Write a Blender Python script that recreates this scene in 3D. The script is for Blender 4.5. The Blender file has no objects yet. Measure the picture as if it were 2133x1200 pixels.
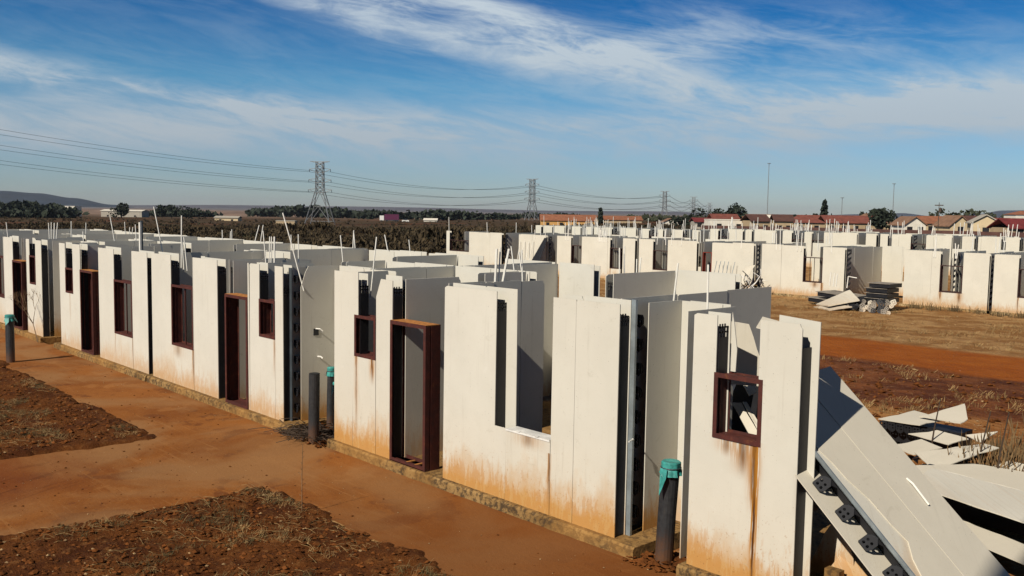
import bpy, math, random
from mathutils import Vector, Matrix, noise
from mathutils.geometry import tessellate_polygon

S = bpy.context.scene
COL = S.collection
R = math.radians

# ------------------------------------------------------------------ camera
HC = 3.75
cam_d = bpy.data.cameras.new("camera")
cam = bpy.data.objects.new("camera", cam_d)
COL.objects.link(cam)
cam_d.lens = 33.085
cam_d.sensor_width = 36
cam_d.clip_start = 0.05
cam_d.clip_end = 30000
_RT = Vector((0.67521908, 0.73745589, 0.01542746)).normalized()
_FW = Vector((-0.73421636, 0.673965, -0.08183837)).normalized()
_UP = _RT.cross(_FW).normalized()
cam.matrix_world = Matrix(((_RT.x, _UP.x, -_FW.x, 0), (_RT.y, _UP.y, -_FW.y, 0), (_RT.z, _UP.z, -_FW.z, HC), (0, 0, 0, 1)))
S.camera = cam

# ------------------------------------------------------------------ light
SUN_EL, SUN_AZ = R(39.0), R(172.8)          # azimuth clockwise from +Y
sun_d = bpy.data.lights.new("sun", 'SUN')
sun_d.energy = 4.9
sun_d.angle = R(0.5)
sun_d.color = (1.0, 0.93, 0.82)
sun = bpy.data.objects.new("sun", sun_d)
COL.objects.link(sun)
sdir = Vector((math.sin(SUN_AZ) * math.cos(SUN_EL), math.cos(SUN_AZ) * math.cos(SUN_EL), math.sin(SUN_EL)))
sun.rotation_euler = sdir.to_track_quat('Z', 'Y').to_euler()
sun.location = (0, -10, 20)

S.view_settings.view_transform = 'Standard'
S.view_settings.look = 'None'
S.view_settings.exposure = 0.0
S.view_settings.gamma = 1.0
S.cycles.max_bounces = 6
S.cycles.diffuse_bounces = 1
S.cycles.use_denoising = True


class NT:
    """small helper over a node tree"""
    def __init__(s, tree):
        s.t = tree; s.n = tree.nodes; s.l = tree.links
    def node(s, typ, **kw):
        n = s.n.new(typ)
        for k, v in kw.items():
            setattr(n, k, v)
        return n
    def put(s, sock, v):
        if isinstance(v, bpy.types.NodeSocket):
            s.l.new(v, sock)
        elif v is not None:
            sock.default_value = v
    def m(s, op, a, b=None, c=None, clamp=False):
        n = s.n.new('ShaderNodeMath'); n.operation = op; n.use_clamp = clamp
        s.put(n.inputs[0], a)
        if b is not None: s.put(n.inputs[1], b)
        if c is not None: s.put(n.inputs[2], c)
        return n.outputs[0]
    def noise(s, vec, scale, detail=4, rough=0.55, dist=0.0, dim='3D'):
        n = s.n.new('ShaderNodeTexNoise'); n.noise_dimensions = dim
        if vec is not None: s.l.new(vec, n.inputs['Vector'])
        n.inputs['Scale'].default_value = scale; n.inputs['Detail'].default_value = detail
        n.inputs['Roughness'].default_value = rough; n.inputs['Distortion'].default_value = dist
        return n.outputs['Fac']
    def ramp(s, f, stops):
        n = s.n.new('ShaderNodeValToRGB')
        e = n.color_ramp.elements
        while len(e) < len(stops): e.new(0.5)
        for i, (p, c) in enumerate(stops):
            e[i].position = p; e[i].color = (c[0], c[1], c[2], 1) if isinstance(c, (tuple, list)) else (c, c, c, 1)
        s.l.new(f, n.inputs[0])
        return n.outputs[0]
    def mix(s, f, a, b, blend='MIX'):
        n = s.n.new('ShaderNodeMix'); n.data_type = 'RGBA'; n.blend_type = blend
        s.put(n.inputs[0], f)
        for i, v in ((6, a), (7, b)):
            if isinstance(v, (tuple, list)): n.inputs[i].default_value = (v[0], v[1], v[2], 1)
            else: s.l.new(v, n.inputs[i])
        return n.outputs[2]
    def smooth(s, v, a, b, o0=0.0, o1=1.0):
        n = s.n.new('ShaderNodeMapRange'); n.interpolation_type = 'SMOOTHSTEP'
        s.put(n.inputs[0], v)
        for i, q in enumerate((a, b, o0, o1)): n.inputs[i + 1].default_value = q
        return n.outputs[0]
    def comb(s, x, y, z):
        n = s.n.new('ShaderNodeCombineXYZ')
        for i, v in enumerate((x, y, z)): s.put(n.inputs[i], v)
        return n.outputs[0]
    def sep(s, v):
        n = s.n.new('ShaderNodeSeparateXYZ'); s.l.new(v, n.inputs[0]); return n.outputs


# ------------------------------------------------------------------ sky (world)
W = bpy.data.worlds.new("World"); S.world = W; W.use_nodes = True
w = NT(W.node_tree); w.n.clear()
sky = w.node('ShaderNodeTexSky', sky_type='NISHITA', sun_disc=False)
sky.sun_elevation = SUN_EL; sky.sun_rotation = SUN_AZ
sky.altitude = 1500; sky.air_density = 1.0; sky.dust_density = 0.6; sky.ozone_density = 3.0
tc = w.node('ShaderNodeTexCoord')
dx, dy, dz = w.sep(tc.outputs['Generated'])
# azimuth measured from the compass bearing the street of walls is seen along, elevation above the horizon
fx, fy = -0.7367, 0.6762
lon = w.m('ARCTAN2', w.m('ADD', w.m('MULTIPLY', dx, 0.6762), w.m('MULTIPLY', dy, 0.7367)),
          w.m('ADD', w.m('MULTIPLY', dx, fx), w.m('MULTIPLY', dy, fy)))
lat = w.m('ARCSINE', dz)
uv = w.comb(lon, lat, 0)
warp = w.noise(uv, 5.0, 3, 0.5)
latw = w.m('ADD', lat, w.m('MULTIPLY', w.m('SUBTRACT', warp, 0.5), 0.035))
def band(pts, width, soft=1.0):
    """a cloud band following a poly-line of (lon, lat), gaussian across"""
    fc = w.node('ShaderNodeFloatCurve')
    c = fc.mapping.curves[0]
    while len(c.points) < len(pts): c.points.new(0.5, 0.5)
    for i, (a, b) in enumerate(pts):
        c.points[i].location = (a / 1.4 + 0.5, b / 0.3)
        c.points[i].handle_type = 'AUTO'
    fc.mapping.use_clip = False; fc.mapping.update()
    w.l.new(w.m('ADD', w.m('DIVIDE', lon, 1.4), 0.5), fc.inputs[1])
    v0 = w.m('MULTIPLY', fc.outputs[0], 0.3)
    d = w.m('DIVIDE', w.m('SUBTRACT', latw, v0), width)
    return w.m('EXPONENT', w.m('MULTIPLY', w.m('MULTIPLY', d, d), -soft))
def gate(a, b, c, d):
    return w.m('MULTIPLY', w.smooth(lon, a, b), w.smooth(lon, c, d, 1, 0))
# streaky cirrus noise, long along the bands
ang = -0.16
su = w.m('ADD', w.m('MULTIPLY', lon, math.cos(ang)), w.m('MULTIPLY', lat, math.sin(ang)))
sv = w.m('SUBTRACT', w.m('MULTIPLY', lat, math.cos(ang)), w.m('MULTIPLY', lon, math.sin(ang)))
st1 = w.noise(w.comb(w.m('MULTIPLY', su, 3.2), w.m('MULTIPLY', sv, 20.0), 0.3), 1.6, 7, 0.62, 0.7)
st2 = w.noise(w.comb(w.m('MULTIPLY', su, 9.0), w.m('MULTIPLY', sv, 34.0), 5.3), 1.7, 6, 0.65, 1.2)
stk = w.m('ADD', w.m('MULTIPLY', st1, 0.65), w.m('MULTIPLY', st2, 0.35))
stk = w.smooth(stk, 0.34, 0.66)
b1 = w.m('MULTIPLY', band([(-.34, .262), (-.22, .212), (-.06, .175), (.08, .15), (.2, .125), (.4, .110), (.6, .09)], .023), gate(-.40, -.24, .62, .9))
b1b = w.m('MULTIPLY', band([(-.3, .215), (-.1, .222), (0, .195), (.1, .17), (.3, .16), (.6, .14)], .020), gate(-.24, -.12, .1, .3))
b2 = w.m('MULTIPLY', band([(-.62, .13), (-.45, .12), (-.3, .105), (-.1, .085), (.1, .07)], .0125), gate(-.9, -.55, -.22, -.02))
b3 = w.m('MULTIPLY', band([(-.6, .07), (-.3, .078), (-.1, .078), (.2, .085), (.4, .1), (.6, .11)], .03), gate(-.9, -.6, .8, 1.2))
b4 = w.m('MULTIPLY', band([(.1, .2), (.2, .185), (.3, .172), (.4, .168), (.6, .15)], .022), gate(.08, .2, .38, .5))
cl = w.m('MULTIPLY', b1, w.m('ADD', 0.20, w.m('MULTIPLY', stk, 0.70)))
cl = w.m('ADD', cl, w.m('MULTIPLY', b1b, w.m('MULTIPLY', stk, 0.95)))
cl = w.m('ADD', cl, w.m('MULTIPLY', b2, w.m('ADD', 0.15, w.m('MULTIPLY', stk, 0.85))))
cl = w.m('ADD', cl, w.m('MULTIPLY', b3, w.m('ADD', 0.34, w.m('MULTIPLY', stk, 0.55))))
cl = w.m('ADD', cl, w.m('MULTIPLY', b4, w.m('MULTIPLY', stk, 0.42)))
# thin veil everywhere else
cl = w.m('ADD', cl, w.m('MULTIPLY', w.m('MULTIPLY', stk, st1), w.smooth(lat, 0.30, 0.10, 0.10, 0.30)))
cl = w.m('MINIMUM', cl, 1.0)
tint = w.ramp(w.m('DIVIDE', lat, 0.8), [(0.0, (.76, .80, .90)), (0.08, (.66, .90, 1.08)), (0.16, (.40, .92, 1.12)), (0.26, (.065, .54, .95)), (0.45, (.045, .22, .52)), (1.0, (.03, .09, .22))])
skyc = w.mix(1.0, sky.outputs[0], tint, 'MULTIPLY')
cloudc = w.ramp(w.smooth(lat, 0.0, 0.25), [(0, (5.6, 6.3, 7.0)), (1.0, (8.6, 9.8, 10.6))])
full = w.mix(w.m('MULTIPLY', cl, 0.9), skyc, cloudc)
bg = w.node('ShaderNodeBackground')
bg.inputs['Strength'].default_value = 0.07
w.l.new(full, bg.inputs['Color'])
wo = w.node('ShaderNodeOutputWorld'); w.l.new(bg.outputs[0], wo.inputs['Surface'])


# ------------------------------------------------------------------ materials
def new_mat(name):
    m = bpy.data.materials.new(name); m.use_nodes = True
    t = NT(m.node_tree); b = t.n['Principled BSDF']
    return m, t, b

def geo(t):
    g = t.n.get('Geometry') or t.node('ShaderNodeNewGeometry', name='Geometry')
    return g.outputs['Position']

def bump(t, b, h, dist=0.02, strength=0.6):
    n = t.node('ShaderNodeBump'); n.inputs['Distance'].default_value = dist; n.inputs['Strength'].default_value = strength
    t.l.new(h, n.inputs['Height']); t.l.new(n.outputs[0], b.inputs['Normal'])

def simple(name, col, rough=0.7, metal=0.0, var=0.18, scale=6.0, bmp=0.0, spec=0.4):
    m, t, b = new_mat(name)
    p = geo(t)
    n = t.noise(p, scale, 5, 0.6)
    c = t.mix(t.smooth(n, .3, .7), tuple(x * (1 - var) for x in col), tuple(min(1, x * (1 + var)) for x in col))
    t.l.new(c, b.inputs['Base Color'])
    b.inputs['Roughness'].default_value = rough; b.inputs['Metallic'].default_value = metal
    b.inputs['Specular IOR Level'].default_value = spec
    if bmp: bump(t, b, t.noise(p, scale * 4, 4), bmp)
    return m

def board_mat(name, z0=0.0, amount=1.0, rust=(), tone=(.655, .625, .535)):
    """fibre-cement board: mottled, faint trowel blotches, splash-back dirt above the slab, rust runs under steel frames"""
    m, t, b = new_mat(name)
    p = geo(t)
    x, y, z = t.sep(p)
    info = t.node('ShaderNodeObjectInfo')
    per = info.outputs['Random']
    n1 = t.noise(p, 1.1, 4, 0.6); n2 = t.noise(p, 7, 5, 0.6)
    c = t.mix(t.smooth(n1, .3, .7), tuple(q * .93 for q in tone), tone)
    c = t.mix(t.m('MULTIPLY', t.smooth(n2, .45, .75), .25), c, (tone[0] * .86, tone[1] * .86, tone[2] * .84))
    # board to board tone difference
    c = t.mix(t.m('MULTIPLY', per, .16), c, (tone[0] * .84, tone[1] * .80, tone[2] * .72))
    # grey weathering streaks running down
    sv = t.noise(t.comb(t.m('MULTIPLY', t.m('ADD', x, y), 9.0), 0, t.m('MULTIPLY', z, .5)), 1.5, 3, .6)
    c = t.mix(t.m('MULTIPLY', t.smooth(sv, .58, .78), .28), c, (.36, .32, .25))
    # dirt splash
    h = t.m('SUBTRACT', z, z0)
    nn = t.noise(t.comb(t.m('MULTIPLY', t.m('ADD', x, y), 1.3), 3.1, t.m('MULTIPLY', z, .6)), 1.3, 5, .65)
    nf = t.noise(p, 16, 3, .7)
    big = t.noise(t.comb(t.m('ADD', x, y), 0, 0), .35, 2)
    edge = t.m('MULTIPLY', t.m('ADD', t.m('MULTIPLY', nn, 1.7), -.36), t.m('ADD', .45, t.m('MULTIPLY', t.m('ADD', per, big), .65)))
    d = t.m('SUBTRACT', 1.0, t.m('DIVIDE', h, t.m('MAXIMUM', edge, .12)))
    d = t.m('MAXIMUM', d, 0.0)
    d = t.m('MULTIPLY', t.m('POWER', d, 1.35), t.m('ADD', .75, t.m('MULTIPLY', nf, .5)))
    d = t.m('MULTIPLY', t.m('MINIMUM', t.m('MULTIPLY', d, 1.3), 1.0), .92 * amount)
    c = t.mix(d, c, (.49, .245, .050))
    # splashed specks thrown higher than the solid stain
    spk = t.noise(p, 38, 2, .5)
    rag = t.noise(t.comb(t.m('MULTIPLY', t.m('ADD', x, y), 14), 1, t.m('MULTIPLY', z, 3.0)), 1.4, 4, .7)
    d2 = t.m('MULTIPLY', t.smooth(t.m('ADD', rag, t.m('MULTIPLY', h, -.36)), .40, .45), .6 * amount)
    d2 = t.m('MULTIPLY', d2, t.smooth(h, .75, .05))
    c = t.mix(d2, c, (.46, .20, .04))
    d3 = t.m('MULTIPLY', t.smooth(spk, .66, .72), t.m('MULTIPLY', t.smooth(h, 1.1, 0.0), .7 * amount))
    c = t.mix(d3, c, (.30, .13, .03))
    # scuffs, filler patches and scratches
    sc = t.noise(t.comb(t.m('MULTIPLY', t.m('ADD', x, y), 1.6), t.m('MULTIPLY', per, 9.0), t.m('MULTIPLY', z, 2.6)), 2.2, 6, .72, .8)
    c = t.mix(t.m('MULTIPLY', t.smooth(sc, .60, .68), .30), c, (tone[0] * .68, tone[1] * .66, tone[2] * .62))
    c = t.mix(t.m('MULTIPLY', t.smooth(sc, .36, .30), .35), c, (tone[0] * 1.06, tone[1] * 1.07, tone[2] * 1.1))
    ds = t.noise(p, 60, 1, .5)
    c = t.mix(t.m('MULTIPLY', t.smooth(ds, .76, .79), .6), c, (.12, .09, .06))
    wide = t.m('MULTIPLY', t.smooth(h, 1.5, 0.0), .13 * amount)
    c = t.mix(wide, c, (.60, .40, .18))
    # rust runs: (axis coordinate, z top, length, half width)
    for (rx, zt, ln, hw, st) in rust:
        wob = t.m('MULTIPLY', t.m('SUBTRACT', t.noise(t.comb(0, 0, z), 2.2, 3), .5), .035)
        gx = t.m('DIVIDE', t.m('SUBTRACT', t.m('ADD', x, wob), rx), hw)
        g = t.m('EXPONENT', t.m('MULTIPLY', t.m('MULTIPLY', gx, gx), -1.0))
        v = t.m('MULTIPLY', t.smooth(z, zt - ln, zt - ln * .25), t.smooth(z, zt + .02, zt + .03, 1, 0))
        ns = t.noise(t.comb(t.m('MULTIPLY', x, 40), 0, t.m('MULTIPLY', z, 1.5)), 1.5, 3)
        f = t.m('MULTIPLY', t.m('MULTIPLY', g, v), t.m('MULTIPLY', t.smooth(ns, .38, .52), st), clamp=True)
        c = t.mix(f, c, (.42, .175, .018))
        core = t.m('EXPONENT', t.m('MULTIPLY', t.m('MULTIPLY', gx, gx), -9.0))
        c = t.mix(t.m('MULTIPLY', t.m('MULTIPLY', core, v), .85 * st, clamp=True), c, (.075, .026, .007))
    t.l.new(c, b.inputs['Base Color'])
    b.inputs['Roughness'].default_value = .75
    b.inputs['Specular IOR Level'].default_value = .25
    bump(t, b, t.noise(p, 30, 4, .6), .0015, .5)
    return m

M = {}
M['board'] = board_mat('fibre_cement_board')
M['board_clean'] = board_mat('fibre_cement_board_inner', amount=.45)
M['board_far'] = board_mat('fibre_cement_board_second_row', z0=-.62, amount=.6, rust=[(-25.98, .12, .80, .07, 1.3), (-26.4, .10, .35, .25, .7), (-19.66, .11, .5, .08, 1.0), (-18.75, .11, .65, .16, .8), (-16.1, .1, .8, .04, 1.1), (-41.15, .05, .8, .05, .9)], tone=(.68, .64, .53))
M['board_third'] = board_mat('fibre_cement_board_third_row', z0=-.1, amount=.5, tone=(.67, .64, .53))
M['board_debris'] = board_mat('fallen_board', z0=-.6, amount=.15, tone=(.66, .605, .49))
M['black'] = simple('black_plastic', (.013, .013, .015), .5, spec=.35)
M['steel'] = simple('galvanised_steel', (.36, .41, .42), .45, .55)
M['darksteel'] = simple('dark_grey_steel', (.07, .085, .095), .5, .3)
def frame_mat():
    m, t, b = new_mat('red_oxide_frame'); p = geo(t)
    n = t.noise(p, 9, 6, .7); n2 = t.noise(p, 34, 5, .7)
    c = t.mix(t.smooth(n, .35, .65), (.050, .0108, .0068), (.085, .016, .009))
    c = t.mix(t.m('MULTIPLY', t.smooth(n, .58, .68), .7), c, (.13, .042, .012))
    c = t.mix(t.m('MULTIPLY', t.smooth(n2, .66, .72), .6), c, (.26, .21, .15))
    t.l.new(c, b.inputs['Base Color']); b.inputs['Roughness'].default_value = .7
    return m
M['frame'] = frame_mat()
M['rust'] = simple('rusted_steel', (.42, .17, .04), .85, var=.3, scale=18)
M['frame2'] = simple('brown_frame', (.045, .018, .014), .6, var=.3, scale=12)
M['redpaint'] = simple('red_painted_steel', (.20, .028, .014), .5, var=.25)
M['conduit'] = simple('white_pvc', (.80, .77, .68), .45, var=.06)
def pipe_mat():
    m, t, b = new_mat('charcoal_pvc'); p = geo(t); x, y, z = t.sep(p)
    n = t.noise(p, 18, 5, .7); n2 = t.noise(t.comb(t.m('MULTIPLY', x, 30), t.m('MULTIPLY', y, 30), t.m('MULTIPLY', z, 2)), 1.2, 4, .6)
    c = t.mix(t.smooth(n, .3, .7), (.014, .015, .017), (.032, .033, .034))
    c = t.mix(t.m('MULTIPLY', t.smooth(n2, .52, .7), .25), c, (.07, .055, .04))
    c = t.mix(t.m('MULTIPLY', t.smooth(t.m('ADD', z, t.m('MULTIPLY', n, .5)), .55, .05), .75), c, (.16, .065, .022))
    t.l.new(c, b.inputs['Base Color']); b.inputs['Roughness'].default_value = .6
    return m
M['pipe'] = pipe_mat()
M['teal'] = simple('teal_plastic_sheet', (.045, .27, .235), .5, var=.3, scale=14, bmp=.004)
M['white'] = simple('white_paint', (.72, .70, .64), .6)
M['trunk'] = simple('bark', (.07, .05, .035), .9)
M['stem'] = simple('dry_stem', (.20, .12, .06), .9)
M['darkstem'] = simple('dark_dry_stem', (.055, .035, .022), .9)
M['straw'] = simple('dry_straw', (.30, .19, .075), .85, var=.4, scale=3)
M['leaf'] = simple('dark_foliage', (.020, .028, .015), .8, var=.5, scale=.6)
M['leaf2'] = simple('olive_foliage', (.035, .040, .018), .8, var=.5, scale=.6)
M['galv'] = simple('pylon_steel', (.22, .225, .225), .6, .2)
M['wire'] = simple('overhead_wire', (.05, .055, .06), .6)
M['dark'] = simple('dark_opening', (.012, .011, .012), .7)
M['glass'] = simple('window_glass', (.02, .025, .03), .12, spec=.7)
M['concrete'] = simple('concrete', (.26, .225, .18), .9, var=.25, scale=3, bmp=.01)

def slab_mat(name, col):
    m, t, b = new_mat(name); p = geo(t)
    n = t.noise(p, 2.2, 6, .65); n2 = t.noise(p, 14, 5, .7); n3 = t.noise(p, .7, 3)
    c = t.mix(t.smooth(n, .35, .65), (col[0] * .55, col[1] * .5, col[2] * .42), col)
    c = t.mix(t.m('MULTIPLY', t.smooth(n2, .44, .60), .85), c, (.045, .030, .018))
    c = t.mix(t.m('MULTIPLY', t.smooth(n3, .4, .6), .5), c, (.38, .19, .05))
    t.l.new(c, b.inputs['Base Color']); b.inputs['Roughness'].default_value = .9
    b.inputs['Specular IOR Level'].default_value = .2
    bump(t, b, n2, .02, .8)
    return m
M['slab'] = slab_mat('stained_slab_concrete', (.33, .20, .075))
M['slab_far'] = slab_mat('slab_concrete_tan', (.50, .37, .19))

def roof_mat(name, col):
    m, t, b = new_mat(name); p = geo(t); tco = t.node('ShaderNodeTexCoord').outputs['Object']
    x, y, z = t.sep(tco)
    wv = t.m('SINE', t.m('MULTIPLY', z, 24))
    c = t.mix(t.smooth(t.noise(p, .8, 5, .7), .3, .7), tuple(q * .7 for q in col), tuple(q * 1.2 for q in col))
    c = t.mix(t.m('MULTIPLY', t.smooth(wv, .3, 1), .25), c, tuple(q * .5 for q in col))
    t.l.new(c, b.inputs['Base Color']); b.inputs['Roughness'].default_value = .85
    return m
M['roof_red'] = roof_mat('roof_tiles_red', (.20, .058, .038))
M['roof_dark'] = roof_mat('roof_tiles_brown', (.10, .042, .030))
M['roof_orange'] = roof_mat('roof_tiles_orange', (.28, .105, .05))
M['roof_maroon'] = roof_mat('roof_sheets_maroon', (.17, .022, .020))
M['roof_tan'] = roof_mat('roof_tiles_tan', (.24, .13, .075))
for k, c in dict(wall_white=(.74, .68, .56), wall_cream=(.60, .47, .28), wall_tan=(.42, .31, .18), wall_orange=(.60, .33, .10), wall_grey=(.40, .36, .29)).items():
    M[k] = simple('plaster_' + k, c, .85, var=.08, scale=1.0)

# --- ground
def ground_mat():
    m, t, b = new_mat('dry_red_ground'); p = geo(t)
    x, y, z = t.sep(p)
    n1 = t.noise(p, .12, 5, .6); n2 = t.noise(p, .9, 6, .65); n3 = t.noise(p, 7, 6, .7); n0 = t.noise(p, .02, 4, .6)
    yw = t.m('ADD', y, t.m('MULTIPLY', t.m('SUBTRACT', n1, .5), 5.0))
    xw = t.m('ADD', x, t.m('MULTIPLY', t.m('SUBTRACT', n1, .5), 8.0))
    soil = t.mix(t.smooth(n2, .35, .65), (.085, .024, .009), (.21, .070, .022))
    soil = t.mix(t.m('MULTIPLY', t.smooth(n3, .52, .7), .55), soil, (.34, .17, .07))
    light = t.mix(t.smooth(n2, .35, .65), (.27, .10, .024), (.40, .18, .055))
    light = t.mix(t.m('MULTIPLY', t.smooth(n3, .50, .68), .55), light, (.52, .36, .18))
    road = t.mix(t.smooth(n2, .3, .7), (.285, .072, .008), (.35, .100, .0125))
    grit = t.mix(t.smooth(n2, .4, .62), (.26, .12, .036), (.42, .24, .095))
    grit = t.mix(t.m('MULTIPLY', t.smooth(n3, .5, .66), .6), grit, (.12, .065, .03))
    # zones by distance from the front row: light verge, dark rough soil, graded road, tan grit
    c = t.mix(t.smooth(yw, 19.0, 20.3), light, soil)
    rn = t.m('ADD', y, t.m('MULTIPLY', t.m('SUBTRACT', t.noise(p, .25, 3), .5), 1.6))
    c = t.mix(t.smooth(rn, 25.6, 26.5), c, road)
    c = t.mix(t.smooth(rn, 31.0, 32.2), c, grit)
    # wheel tracks on the road
    tr = t.m('MULTIPLY', t.smooth(t.m('ABSOLUTE', t.m('SUBTRACT', rn, 28.9)), .45, .12), t.smooth(rn, 26, 31))
    # the scrub field beyond and to the far left
    field = t.mix(t.smooth(n1, .35, .65), (.045, .030, .014), (.080, .048, .021))
    field = t.mix(t.m('MULTIPLY', t.smooth(n0, .54, .62), .6), field, (.13, .042, .015))
    field = t.mix(t.m('MULTIPLY', t.smooth(n2, .5, .7), .5), field, (.17, .11, .055))
    rr = t.m('SQRT', t.m('ADD', t.m('MULTIPLY', x, x), t.m('MULTIPLY', y, y)))
    ff = t.m('MAXIMUM', t.smooth(xw, -48, -60), t.smooth(yw, 75, 90))
    ff = t.m('MAXIMUM', ff, t.m('MULTIPLY', t.smooth(yw, 14, 15.5), t.smooth(xw, -22, -27)))
    ff = t.m('MULTIPLY', ff, t.m('SUBTRACT', 1.0, t.m('MULTIPLY', t.smooth(xw, -60, -50), t.m('MULTIPLY', t.smooth(yw, 30, 36), t.smooth(yw, 92, 80)))))
    c = t.mix(ff, c, field)
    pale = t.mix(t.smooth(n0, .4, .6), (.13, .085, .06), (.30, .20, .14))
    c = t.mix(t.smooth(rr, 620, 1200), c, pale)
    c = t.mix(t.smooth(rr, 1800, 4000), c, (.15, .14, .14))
    t.l.new(c, b.inputs['Base Color']); b.inputs['Roughness'].default_value = .95
    b.inputs['Specular IOR Level'].default_value = .12
    bump(t, b, t.m('ADD', n3, t.m('MULTIPLY', n2, 2)), .10, .8)
    return m
M['ground'] = ground_mat()

def soil_mat():
    m, t, b = new_mat('clod_soil'); p = geo(t)
    n2 = t.noise(p, 1.1, 6, .65); n3 = t.noise(p, 9, 6, .7); n4 = t.noise(p, 34, 4, .7)
    c = t.mix(t.smooth(n2, .35, .65), (.062, .018, .0045), (.135, .044, .009))
    c = t.mix(t.m('MULTIPLY', t.smooth(n3, .52, .68), .5), c, (.30, .135, .042))
    c = t.mix(t.m('MULTIPLY', t.smooth(n4, .60, .72), .45), c, (.30, .17, .07))
    t.l.new(c, b.inputs['Base Color']); b.inputs['Roughness'].default_value = .95
    b.inputs['Specular IOR Level'].default_value = .12
    bump(t, b, t.m('ADD', n3, n4), .03, .9)
    return m
M['soil'] = soil_mat()
M['clod'] = simple('soil_clod', (.12, .040, .010), .95, var=.5, scale=5, spec=.1)
M['pale_clod'] = simple('pale_stone', (.33, .21, .10), .9, var=.35, scale=9, spec=.2)

def path_mat():
    m, t, b = new_mat('dust_covered_concrete_path'); p = geo(t)
    n1 = t.noise(p, .55, 5, .6, .4); n2 = t.noise(p, 2.6, 6, .65); n3 = t.noise(p, 22, 5, .7)
    c = t.mix(t.smooth(n1, .36, .62), (.200, .062, .010), (.265, .092, .018))
    c = t.mix(t.m('MULTIPLY', t.smooth(n2, .50, .70), .5), c, (.17, .044, .007))
    n5 = t.noise(p, .9, 7, .62, .3)
    c = t.mix(t.m('MULTIPLY', t.smooth(n5, .56, .60), .7), c, (.125, .036, .009))
    n6 = t.noise(p, 48, 4, .75)
    c = t.mix(t.m('MULTIPLY', t.smooth(n6, .54, .64), .35), c, (.12, .045, .014))
    c = t.mix(t.m('MULTIPLY', t.smooth(n5, .42, .36), .4), c, (.36, .155, .045))
    # drying runnels and old wheel lines along the wall
    gx_, gy_, gz_ = t.sep(p)
    rl = t.noise(t.comb(t.m('MULTIPLY', gx_, .25), t.m('MULTIPLY', gy_, 5.0), 0), 1.6, 5, .65, .5)
    c = t.mix(t.m('MULTIPLY', t.smooth(rl, .57, .66), .30), c, (.37, .17, .055))
    c = t.mix(t.m('MULTIPLY', t.smooth(n3, .50, .75), .35), c, (.36, .17, .05))
    x, y, z = t.sep(p)
    # loose red soil washed over the branch towards the near left
    red = t.m('MULTIPLY', t.smooth(t.m('ADD', y, t.m('MULTIPLY', n1, 2.6)), 6.4, 4.2), t.smooth(t.m('ADD', x, t.m('MULTIPLY', n2, 1.5)), -11.6, -13.2))
    tan = t.m('MULTIPLY', t.smooth(t.noise(p, .32, 4, .6, .5), .40, .58), t.m('SUBTRACT', 1.0, red))
    c = t.mix(t.m('MULTIPLY', tan, .8), c, (.285, .140, .052))
    c = t.mix(t.m('MULTIPLY', red, .8), c, (.155, .036, .006))
    c = t.mix(t.m('MULTIPLY', t.smooth(n2, .58, .66), t.m('MULTIPLY', red, .5)), c, (.24, .075, .014))
    nr = t.m('MULTIPLY', t.smooth(t.m('ADD', x, t.m('MULTIPLY', n1, 2.5)), -9.8, -7.2), .62)
    c = t.mix(nr, c, (.150, .046, .0085))
    # dark wet-looking stains and scuffed ruts of sandy red soil on the near branch
    rt = t.noise(t.comb(t.m('MULTIPLY', t.m('ADD', x, t.m('MULTIPLY', y, .5)), 3.2), t.m('MULTIPLY', t.m('SUBTRACT', y, t.m('MULTIPLY', x, .5)), .5), 0), 1.3, 5, .6, .6)
    c = t.mix(t.m('MULTIPLY', t.smooth(rt, .55, .64), t.m('MULTIPLY', red, .6)), c, (.075, .020, .005))
    t.l.new(c, b.inputs['Base Color']); b.inputs['Roughness'].default_value = .9
    b.inputs['Specular IOR Level'].default_value = .15
    bump(t, b, t.m('ADD', t.m('MULTIPLY', n2, 2), n3), .012, .6)
    return m
M['path'] = path_mat()


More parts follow.
